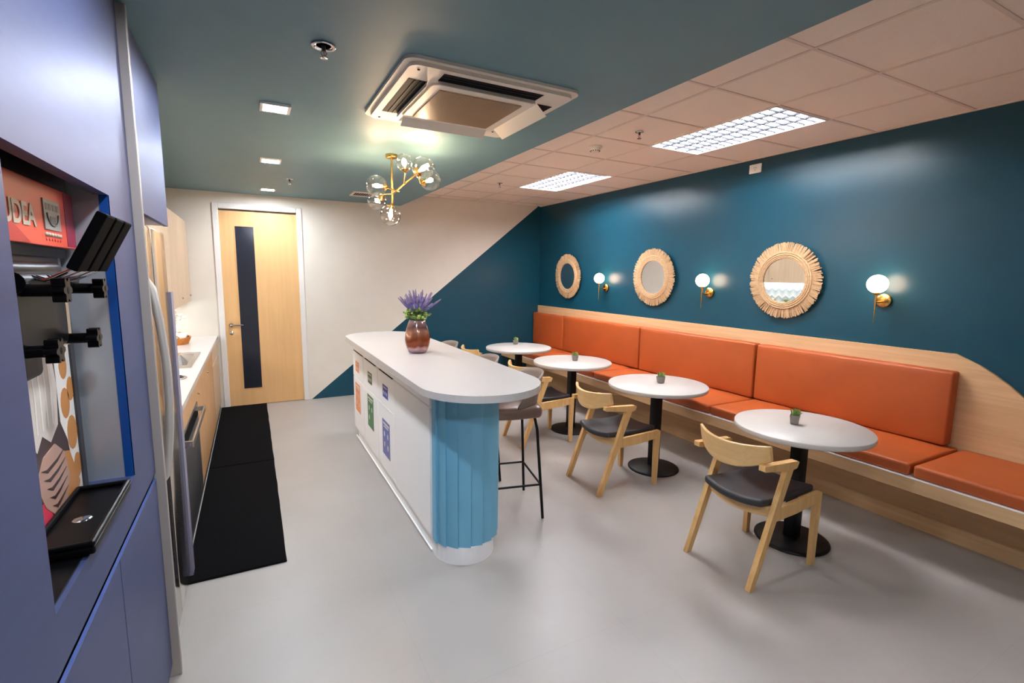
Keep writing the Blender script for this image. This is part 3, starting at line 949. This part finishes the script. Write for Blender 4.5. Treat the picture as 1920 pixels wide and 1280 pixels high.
vo = MB().lathe([(0, .001), (.060, 0), (.066, .004), (.080, .035), (.090, .075), (.0915, .105), (.086, .15), (.074, .195), (.062, .228), (.057, .24), (.054, .24), (.060, .225), (.070, .19), (.07, .12), (0, .10)], (0, 0, 0), 'mercury', 48).build('vase', loc=(vx, vy, vz))
tag(vo, 'pinkish brown mercury glass vase on the white bar top', 'vase')
rnd = random.Random(5)
lv = empty('lavender_bouquet', (vx, vy, vz+.24), 'artificial lavender with round green leaves in the vase on the bar', 'flowers')
fo = MB()
for k in range(150):
    a = rnd.uniform(0, 2*PI); e_ = rnd.uniform(-.2, 1.4)
    rr = .095*rnd.uniform(.55, 1.05)
    c = Vector((rr*math.cos(a)*math.cos(e_), rr*math.sin(a)*math.cos(e_), .030+.085*math.sin(e_)))
    s_ = rnd.uniform(.010, .016)
    fo.sphere(c, s_, 'leaf' if rnd.random() < .6 else 'leaf_pale', 8, 6, (1, 1, .45+rnd.random()*.4))
for k in range(14):
    a = 2*PI*k/14; fo.tube([(0, 0, -.10), (.03*math.cos(a), .03*math.sin(a), .0), (.06*math.cos(a), .06*math.sin(a), .05)], .003, 'leaf', 6)
fo.build('foliage', lv)
def spike(L_):
    s = MB().tube([(0, 0, -.02), (0, 0, L_*.4)], .0018, 'leaf', 6)
    n = int(L_/.009)
    for k in range(n):
        z = L_*(.22+.78*k/n)
        f_ = math.sin(PI*min(1, .15+.85*k/n))**.6
        for j in range(3):
            a = k*1.1+j*2.1
            rr = .0036*f_+.0008
            s.sphere((rr*math.cos(a), rr*math.sin(a), z), .0032*f_+.0014, 'purple' if k < n*.62 else 'purple_tip', 6, 4, (1, 1, 1.5))
    return s
sp0 = [spike(.165), spike(.135), spike(.185)]
protos = []
for s in sp0:
    protos.append(s.build('lavender_spike', lv))
for k in range(44):
    o = protos[k] if k < 3 else protos[k % 3].copy()
    if k >= 3:
        COL.objects.link(o); o.parent = lv
    a = 2*PI*k/44*5+rnd.uniform(-.2, .2)
    el = rnd.uniform(.12, .95)
    o.location = (.035*math.cos(a)*el, .035*math.sin(a)*el, .045)
    dv = Vector((math.sin(el)*math.cos(a), math.sin(el)*math.sin(a), math.cos(el)))
    o.rotation_mode = 'QUATERNION'; o.rotation_quaternion = dv.to_track_quat('Z', 'Y')

# ================================================================ KITCHEN RUN
CZ = .862
CX0, CX1 = XL+.008, -.367
KY0 = 2.99
tag(MB().box(CX0, -.795, KY0, YB-.004, CZ-.035, CZ, 'stone').box(-.44, CX1, KY0, YB-.004, CZ-.035, CZ, 'stone').box(-.795, -.44, KY0, 4.415, CZ-.035, CZ, 'stone').box(-.795, -.44, 5.245, YB-.004, CZ-.035, CZ, 'stone').build('kitchen_worktop'),
    'white kitchen worktop along the left wall beside the door', 'worktop')
FX = -.372
def base_unit(y0, y1, wood, lab, split=None):
    t = empty('base_cabinet', (FX-.28, (y0+y1)/2, 0), lab, 'cabinet', 'wooden base cabinets under the worktop')
    yc = (y0+y1)/2
    sh = lambda mb: shift(mb, (-(FX-.28), -yc, 0))
    sh(MB().box(CX0, FX-.02, y0, y1, .08, .66, wood)).build('body', t)
    sh(MB().box(CX0, FX-.012, y0, y1, 0, .08, 'dark_grey')).build('kick_board', t)
    if split:
        dr_ = sh(MB().box(FX-.02, FX, y0+.002, y1-.002, split+.012, CZ-.04, wood)).build('drawer', t, bevel=.002)
        dd = sh(MB().box(FX-.02, FX, y0+.002, y1-.002, .085, split, wood)).build('door', t, bevel=.002)
        sh(MB().box(FX-.02, FX-.012, y0+.002, y1-.002, split, split+.012, 'slot')).build('recess', t)
    else:
        dd = sh(MB().box(FX-.02, FX, y0+.002, y1-.002, .085, CZ-.04, wood)).build('door', t, bevel=.002)
        k_ = MB().lathe([(0, 0), (.006, 0), (.009, .012), (0, .014)], (0, 0, 0), 'steel', 14, 'x')
        k_ = shift(k_, (FX, y0+.06, .74)); sh(k_).build('knob', dd)
base_unit(3.97, 4.80, 'cab_wood', 'wooden base cabinet beside the dark oven front')
base_unit(4.80, 5.58, 'cab_wood', 'wooden base cabinet in the middle, under the sink edge')
base_unit(5.58, YB-.02, 'pale_wood', 'pale wooden base cabinet next to the door, with recessed drawer groove', .66)
ov = empty('dishwasher', (FX-.28, 3.45, 0), 'dark dishwasher front with a steel bar handle under the worktop', 'dishwasher')
sh = lambda mb: shift(mb, (-(FX-.28), -3.45, 0))
sh(MB().box(CX0, FX-.02, 2.985, 3.965, .08, CZ-.036, 'dark_grey')).build('body', ov)
sh(MB().box(FX-.02, FX+.002, 2.99, 3.96, .10, .70, 'dark_grey')).build('front_door', ov, bevel=.003)
sh(MB().box(FX-.02, FX+.002, 2.99, 3.96, .71, CZ-.04, 'cab_wood')).build('wood_rail', ov, bevel=.002)
sh(MB().box(FX-.2, FX-.012, 2.99, 3.96, 0, .08, 'dark_grey')).build('kick_board', ov)
hh = MB()
hh.box(FX+.045, FX+.056, 3.05, 3.88, .655, .69, 'steel')
for y in (3.06, 3.85): hh.box(FX+.002, FX+.05, y, y+.022, .658, .687, 'steel')
hh.box(FX+.002, FX+.006, 3.03, 3.90, .62, .70, 'chrome')
sh(hh).build('handle', ov, bevel=.002)

# sink
sk = empty('kitchen_sink', (-.60, 4.83, CZ), 'stainless double bowl sink set in the white worktop', 'sink')
rim = MB()
x0, x1, y0, y1 = -.20, .165, -.42, .42
B_ = [(-.15, -.02, -.36, .36), (.02, .125, -.30, .30)]
rim.box(x0, B_[0][0], y0, y1, .0005, .004, 'steel').box(B_[1][1], x1, y0, y1, .0005, .004, 'steel')
rim.box(B_[0][1], B_[1][0], y0, y1, .0005, .004, 'steel')
rim.box(B_[0][0], B_[0][1], y0, B_[0][2], .0005, .004, 'steel').box(B_[0][0], B_[0][1], B_[0][3], y1, .0005, .004, 'steel')
rim.box(B_[1][0], B_[1][1], y0, B_[1][2], .0005, .004, 'steel').box(B_[1][0], B_[1][1], B_[1][3], y1, .0005, .004, 'steel')
rim.build('rim', sk)
for (a, b, c, d_) in B_:
    bw_ = MB(); dz = .0018
    bw_.add([(a, c, .003), (b, c, .003), (b, d_, .003), (a, d_, .003), (a+.015, c+.03, -.14), (b-.015, c+.03, -.14), (b-.015, d_-.03, -.14), (a+.015, d_-.03, -.14)],
            [(0, 4, 5, 1), (1, 5, 6, 2), (2, 6, 7, 3), (3, 7, 4, 0), (4, 7, 6, 5)], 'steel', False)
    bw_.build('bowl', sk)
rs = empty('metal_trivet', (-.50, 4.0, CZ), 'round dark metal trivet with rings on the worktop near the fridge', 'trivet')
q = MB().lathe([(0, 0), (.075, 0), (.078, .006), (.07, .010), (0, .008)], (0, 0, 0), 'steel', 36); q.build('dish', rs)
q = MB()
for rr in (.02, .036, .052):
    q.tube([(rr*math.cos(2*PI*k/24), rr*math.sin(2*PI*k/24), .013) for k in range(25)], .0045, 'dark_grey', 6, caps=False)
q.build('rings', rs)

# basket with cloth, flowers
bk_ = empty('wicker_basket', (-.68, 5.93, CZ), 'orange wicker basket with handles on the worktop', 'basket')
q = MB()
for k in range(7):
    z = .006+k*.010; a_, b_ = .085+.004*k, .13+.005*k
    q.tube([(a_*math.cos(2*PI*j/32), b_*math.sin(2*PI*j/32), z+.0025*math.sin(j*PI+k*PI)) for j in range(33)], .0065, 'wicker', 6, caps=False)
q.lathe([(0, 0), (.085, 0), (.085, .006), (0, .006)], (0, 0, 0), 'wicker', 24)
q.build('bowl', bk_)
for s in (-1, 1):
    MB().tube([(.03*math.cos(a), s*(.155+.03*math.sin(a)), .068+.03*math.sin(a)) for a in [PI*i/8 for i in range(9)]], .006, 'wicker', 6).build('handle', bk_)
cl = MB().rbox((0, 0, 0), (.075, .12, .022), .018, 'cloth', 8, 3, lambda P: Vector((P.x, P.y, P.z+.008*noise.noise(P*30))))
tag(cl.build('folded_napkin', loc=(-.68, 5.93, CZ+.078)), 'white folded napkin lying in the wicker basket', 'napkin')
fv = empty('flower_vase', (-.74, 6.20, CZ), 'white flower bunch in a white vase behind the basket', 'flowers')
MB().lathe([(0, 0), (.035, 0), (.045, .05), (.03, .12), (.026, .15), (.02, .15), (.02, .14), (0, .13)], (0, 0, 0), 'plastic', 28).build('vase', fv)
fs_ = MB(); st_ = MB()
rnd = random.Random(3)
for k in range(60):
    a = rnd.uniform(0, 2*PI); e_ = rnd.uniform(0, 1.2); rr = rnd.uniform(.03, .11)
    c = (rr*math.sin(e_)*math.cos(a)*1.1, rr*math.sin(e_)*math.sin(a)*1.1, .20+rr*math.cos(e_)*1.1)
    fs_.sphere(c, rnd.uniform(.010, .02), 'petal', 8, 6)
    if k < 14: st_.tube([(0, 0, .13), c], .0018, 'leaf', 5)
fs_.build('blossoms', fv); st_.build('stems', fv)
gr = MB()
rnd = random.Random(8)
for k in range(18):
    a = rnd.uniform(0, 2*PI); l_ = rnd.uniform(.05, .10)
    gr.tube([(0, 0, .02), (l_*.5*math.cos(a), l_*.5*math.sin(a), .08), (l_*math.cos(a), l_*math.sin(a), .075+rnd.uniform(-.02, .05))], [.003, .010, .001], 'leaf', 6, squash=.3)
gp = empty('small_green_plant', (-.70, 5.55, CZ), 'small leafy green plant in a white pot on the worktop', 'potted plant')
gr.build('leaves', gp)
MB().lathe([(0, 0), (.03, 0), (.04, .05), (.034, .05), (0, .045)], (0, 0, 0), 'plastic', 24).build('pot', gp)

# upper cabinets
UX = -.60
def upper(y0, y1, lab):
    t = empty('wall_cabinet', (UX-.18, (y0+y1)/2, 1.26), lab, 'cabinet', 'pale wood wall cabinets above the worktop')
    yc = (y0+y1)/2
    sh = lambda mb: shift(mb, (-(UX-.18), -yc, -1.26))
    sh(MB().box(XL+.002, UX-.018, y0, y1, 1.262, 2.13, 'pale_wood')).build('body', t)
    dd = sh(MB().box(UX-.018, UX, y0+.0015, y1-.0015, 1.26, 2.132, 'pale_wood')).build('door', t, bevel=.002)
    k_ = MB().lathe([(0, 0), (.006, 0), (.009, .012), (0, .014)], (0, 0, 0), 'steel', 14, 'x')
    sh(shift(k_, (UX, y1-.07, 1.33))).build('knob', dd)
ys = [3.02, 3.72, 4.42, 5.12, 5.84, YB-.012]
labs = ['pale wall cabinet door behind the fridge side', 'pale wall cabinet second from the fridge', 'pale wall cabinet in the middle of the row, beside the fridge in view',
        'pale wall cabinet second from the back wall', 'pale wall cabinet in the corner against the back wall']
for k in range(5): upper(ys[k]+.001, ys[k+1]-.001, labs[k])

us = empty('under_cabinet_light', (-.93, 4.8, 1.262), 'slim light strip under the pale wall cabinets at the splashback', 'strip light')
MB().box(-.018, .018, -1.7, 1.7, -.010, 0, 'plastic').build('housing', us)
MB().box(-.012, .012, -1.69, 1.69, -.012, -.010, 'strip').build('diffuser', us)

# ================================================================ FRIDGE and tall cabinets
PXF = -.35
fg = empty('refrigerator', (-.66, 2.52, 0), 'stainless steel refrigerator with bowed vertical handle', 'refrigerator')
sh = lambda mb: shift(mb, (.66, -2.52, 0))
sh(MB().box(XL+.01, -.42, 2.192, 2.87, .0, 1.765, 'dark_grey')).build('body', fg)
sh(MB().rbox((-.385, 2.344, .915), (.034, .149, .862), .012, 'fridge', 3, 3)).build('door', fg)
d2 = sh(MB().rbox((-.385, 2.680, .915), (.034, .184, .862), .012, 'fridge', 3, 3)).build('door', fg)
hp = [(-.352, 2.27, 1.57), (-.335, 2.27, 1.54)]
for k in range(13):
    t_ = k/12
    hp.append((-.335+.032*math.sin(PI*(t_*.94+.03))**.8, 2.27, 1.53-t_*.71))
hp += [(-.335, 2.27, .80), (-.352, 2.27, .775)]
sh(MB().tube(hp, .015, 'handle_steel', 12)).build('handle', fg)
sh(MB().box(-.42, -.40, 2.20, 2.86, .005, .05, 'black')).build('foot_grille', fg)
tag(MB().box(XL+.01, -.345, 2.89, 2.965, 0, 1.495, 'lav_pale').build('end_panel', bevel=.002), 'lavender grey upright end panel between fridge and worktop', 'panel')
oc = empty('overhead_cabinet', (-.66, 2.60, 1.81), 'lavender metallic cabinet mounted above the refrigerator up to the ceiling', 'cabinet')
sh = lambda mb: shift(mb, (.66, -2.60, -1.81))
sh(MB().box(XL+.01, -.365, 2.19, 2.98, 1.815, ZS-.004, 'lav_pale')).build('body', oc)
sh(MB().box(-.365, -.345, 2.192, 2.978, 1.812, ZS-.006, 'lavender')).build('door', oc, bevel=.002)
tag(MB().box(XL+.01, -.322, 2.169, 2.187, 0, ZS-.003, 'gable').build('gable_panel', bevel=.003), 'tall narrow beige grey gable panel between machine housing and refrigerator', 'panel')

# machine housing: front with an opening
OY0, OY1, OZ0, OZ1 = 1.125, 1.838, .966, 1.812
mh = empty('machine_housing', (-.66, 1.3, 0), 'lavender metallic tall housing around the soft serve machine', 'cabinet')
sh = lambda mb: shift(mb, (.66, -1.3, 0))
HY0, HY1 = .35, 2.165
f = MB()
f.box(-.37, PXF, HY0, OY0, .852, ZS-.004, 'lavender')
f.box(-.37, PXF, OY1, HY1, .852, ZS-.004, 'lavender')
f.box(-.37, PXF, OY0, OY1, OZ1, ZS-.004, 'lavender')
f.box(-.37, PXF, OY0, OY1, .852, OZ0, 'lavender')
sh(f).build('front_panel', mh)
for (a, b) in ((HY0, .93), (.935, 1.575), (1.58, HY1)):
    sh(MB().box(-.357, PXF, a, b, .06, .824, 'lavender')).build('lower_door', mh, bevel=.002)
sh(MB().box(-.42, -.385, HY0, HY1, .02, .86, 'navy')).build('carcass', mh)
sh(MB().box(-.357, PXF, HY0, HY1, .8242, .828, 'blue_edge')).build('seam_strip', mh)
sh(MB().box(-.373, PXF+.0005, OY1-.0, OY1+.004, OZ0, OZ1, 'blue_film').box(-.373, -.352, OY1-.004, OY1, OZ0, OZ1, 'blue_film')).build('edge_film', mh)
sh(MB().box(-.62, -.373, OY1-.003, OY1+.012, OZ0-.02, 1.95, 'grey_liner')).build('side_liner', mh)
sh(MB().box(-.62, -.37, .95, OY1, OZ0-.02, OZ0, 'lavender')).build('sill', mh)
sh(MB().box(-.385, -.37, .95, OY1, OZ1, OZ1+.02, 'navy')).build('head_liner', mh)
sh(MB().box(-.62, -.40, .95, OY1+.01, 1.93, 1.95, 'navy')).build('roof_liner', mh)

# soft serve machine
sm = empty('soft_serve_machine', (-.66, 1.40, OZ0), 'soft serve ice cream machine with red panel and black handles', 'ice cream machine')
sh = lambda mb: shift(mb, (.66, -1.40, -OZ0))
MX = -.462
sh(MB().box(-.95, MX-.004, 1.0, 1.815, OZ0, 1.90, 'steel')).build('body', sm)
sh(MB().box(MX-.004, MX+.022, 1.0, 1.822, 1.806, 1.885, 'steel')).build('top_band', sm)
cp = sh(MB().box(MX-.004, MX+.03, 1.0, 1.83, 1.655, 1.803, 'red')).build('control_panel', sm, bevel=.002)
X1 = MX+.03
q = MB()
q.add([(X1+.0006, 1.0, 1.657), (X1+.0006, 1.50, 1.657), (X1+.0006, 1.46, 1.675), (X1+.0006, 1.40, 1.70), (X1+.0006, 1.0, 1.71)], [(0, 1, 2, 3, 4)], 'red_dark')
sh(q).build('panel_graphic', cp)
sh(MB().box(X1, X1+.0008, 1.755, 1.828, 1.66, 1.800, 'magenta')).build('panel_graphic', cp)
q = MB().box(X1, X1+.003, 1.592, 1.705, 1.695, 1.768, 'lcd')
for k in range(4): q.box(X1+.003, X1+.0036, 1.602+k*.025, 1.620+k*.025, 1.742, 1.758, 'lcd_d')
for k in range(9):
    a0_ = PI+PI*k/9; a1_ = PI+PI*(k+1)/9
    q.tube([(X1+.0036, 1.648+.04*math.cos(a0_), 1.735+.03*math.sin(a0_)), (X1+.0036, 1.648+.04*math.cos(a1_), 1.735+.03*math.sin(a1_))], .0022, 'lcd_d', 5)
q.box(X1+.003, X1+.0036, 1.63, 1.668, 1.710, 1.728, 'lcd_d')
sh(q).build('display', cp)
q = MB()
for k in range(6): q.lathe([(0, .004), (.005, .003), (.005, 0)], (X1, 1.60+k*.02, 1.683), 'lettering', 10, 'x')
for k in range(6): q.lathe([(0, .0015), (.0035, .001), (.0035, 0)], (X1, 1.60+k*.02, 1.671), 'red_dark', 10, 'x')
sh(q).build('buttons', cp)
# lettering
cu = bpy.data.curves.new('lettering', 'FONT')
cu.body = 'UDEA'; cu.size = .068; cu.extrude = .0006; cu.offset = .0018; cu.space_character = .98
tmp = bpy.data.objects.new('tmp', cu); COL.objects.link(tmp)
dg_ = bpy.context.evaluated_depsgraph_get()
me = bpy.data.meshes.new_from_object(tmp.evaluated_get(dg_))
bpy.data.objects.remove(tmp)
me.materials.clear(); me.materials.append(MT['lettering'])
lo = bpy.data.objects.new('lettering', me); COL.objects.link(lo); lo.parent = cp
lo.matrix_local = Matrix.Translation((X1+.0012+.66, 1.362-1.40, 1.697-OZ0)) @ Matrix(((0, 0, 1, 0), (1, 0, 0, 0), (0, 1, 0, 0), (0, 0, 0, 1)))
sh(MB().box(MX-.004, MX+.012, 1.0, 1.80, 1.630, 1.655, 'black_gloss')).build('panel_lip', sm)
# dispensing head
q = MB()
q.rbox((-.435, 1.38, 1.515), (.035, .20, .10), .02, 'black_gloss', 4, 3)
q.rbox((-.435, 1.33, 1.47), (.030, .075, .10), .015, 'black_gloss', 4, 3)
q.tube([(-.405, 1.28, 1.572), (-.405, 1.62, 1.572)], .022, 'black_gloss', 14)
sh(q).build('dispensing_head', sm)
sh(MB().box(-.458, -.44, 1.45, 1.74, 1.40, 1.56, 'ac_grille')).build('clear_guard', sm)
q = MB()
for k, yy in enumerate((1.345, 1.43, 1.515)):
    bx = Vector((-.322, yy, 1.598)); tp_ = Vector((-.262, yy, 1.716))
    dz = (tp_-bx).normalized(); nx = Vector((dz.z, 0, -dz.x))
    wv = Vector((0, .036, 0)); tv = nx*.010
    vs = [bx+a*wv+b*tv for b in (-1, 1) for a in (-1, 1)] + [tp_+a*wv+b*tv for b in (-1, 1) for a in (-1, 1)]
    h_ = MB().add(vs, [(0, 1, 3, 2), (4, 6, 7, 5), (0, 4, 5, 1), (2, 3, 7, 6), (0, 2, 6, 4), (1, 5, 7, 3)], 'black_matte')
    ho = sh(h_).build('draw_handle', sm, bevel=.004)
    l_ = MB()
    for s in (-1, 1): l_.tube([(-.395, yy+s*.012, 1.585), (-.37, yy+s*.012, 1.575), (-.318, yy+s*.012, 1.602)], .0045, 'chrome', 8)
    sh(l_).build('lever_arm', ho)
def star_knob(x, y, z):
    t_ = sh(MB().tube([(-.46, y, z), (x, y, z)], .013, 'black_gloss', 14)).build('knob_post', sm)
    pts = []
    for k in range(48):
        a = 2*PI*k/48
        rr = .0225+.0045*math.tanh(3*math.cos(6*a))
        pts.append((y+rr*math.cos(a), z+rr*math.sin(a)))
    kb = MB().prism(pts, x-.004, x+.018, 'black_gloss', 'x')
    kb.lathe([(0, .0185), (.008, .0185), (.010, .016)], (x, y, z), 'slot', 14, 'x')
    sh(kb).build('star_knob', t_, bevel=.002)
star_knob(-.347, 1.31, 1.557); star_knob(-.347, 1.60, 1.552)
star_knob(-.368, 1.31, 1.434); star_knob(-.368, 1.60, 1.427)
# poster on the machine front
ps = MB().box(MX-.004, MX, 1.0, 1.78, OZ0, 1.63, 'choc')
px_ = MX+.0006
def blob(pts, m_, lift=0): ps.prism(pts, MX, px_+lift, m_, 'x')
blob([(1.40, 1.42), (1.50, 1.43), (1.60, 1.43), (1.64, 1.40), (1.66, 1.30), (1.64, 1.20), (1.58, 1.17), (1.53, 1.20), (1.49, 1.17), (1.46, 1.20), (1.47, 1.28), (1.44, 1.36)], 'cream_ice')
for k in range(4):
    y = 1.50+k*.035
    blob([(y, 1.41), (y+.008, 1.41), (y+.014, 1.30), (y+.008, 1.21), (y, 1.21), (y+.006, 1.30)], 'white_print', .0006)
blob([(1.66, 1.43), (1.78, 1.43), (1.78, .97), (1.74, .97), (1.70, 1.14), (1.66, 1.20)], 'white_print')
for (y, z, r_) in ((1.72, 1.34, .03), (1.71, 1.24, .035), (1.76, 1.27, .028), (1.74, 1.15, .04), (1.755, 1.05, .03)):
    blob([(y+r_*math.cos(2*PI*k/14), z+1.2*r_*math.sin(2*PI*k/14)) for k in range(14)], 'cone', .0006)
blob([(1.62, 1.13), (1.70, 1.11), (1.76, 1.0), (1.72, .97), (1.60, .98)], 'cone', .0012)
blob([(1.46, 1.10), (1.52, 1.15), (1.60, 1.16), (1.66, 1.12), (1.68, 1.05), (1.64, .985), (1.56, .985), (1.50, 1.03)], 'choc_ice', .0018)
for k in range(5):
    z = 1.125-k*.026
    blob([(1.49+k*.012, z), (1.53+k*.01, z-.018), (1.60, z-.012), (1.66, z+.006), (1.60, z-.004), (1.53+k*.01, z-.008)], 'choc', .0026)
blob([(1.30, 1.06), (1.50, 1.045), (1.56, .97), (1.30, .97)], 'pink', .0012)
ps.box(MX, MX+.006, 1.78, 1.812, OZ0, 1.45, 'dark_grey')
sh(ps).build('poster', sm)
# drip tray
q = MB()
tx0, tx1, ty0, ty1, tz = -.458, -.336, 1.33, 1.71, 1.002
q.box(tx0, tx1, ty0, ty1, tz-.030, tz-.012, 'black_gloss')
for (a, b, c, d_) in ((tx0, tx1, ty0, ty0+.014), (tx0, tx1, ty1-.014, ty1), (tx0, tx0+.012, ty0, ty1), (tx1-.012, tx1, ty0, ty1)):
    q.box(a, b, c, d_, tz-.012, tz, 'black_gloss')
q.lathe([(0, .004), (.016, .003), (.02, 0)], ((tx0+tx1)/2, 1.5, tz-.012), 'chrome', 20)
tr = sh(q).build('drip_tray', sm, bevel=.005)
sh(MB().box(tx0, -.360, 1.0, 1.60, OZ0+.001, tz-.031, 'black_gloss')).build('tray_support', sm)

# ================================================================ FLOOR MATS
def fmat(y0, y1, lab):
    m_ = MB().rbox((0, 0, .006), ((.100+.376)/2, (y1-y0)/2, .006), .004, 'mat_black', 20, 2,
                   lambda P: Vector((P.x+.004*noise.noise(Vector((P.y*5, 3, y0)))*(1 if P.x > 0 else 0), P.y, P.z)))
    tag(m_.build('floor_mat', loc=((.1-.376)/2, (y0+y1)/2, 0)), lab, 'floor mat', 'black floor mats along the kitchen')
fmat(2.825, 4.49, 'nearer black floor mat beside the refrigerator and dishwasher')
fmat(4.505, 6.54, 'farther black floor mat reaching the wooden door')
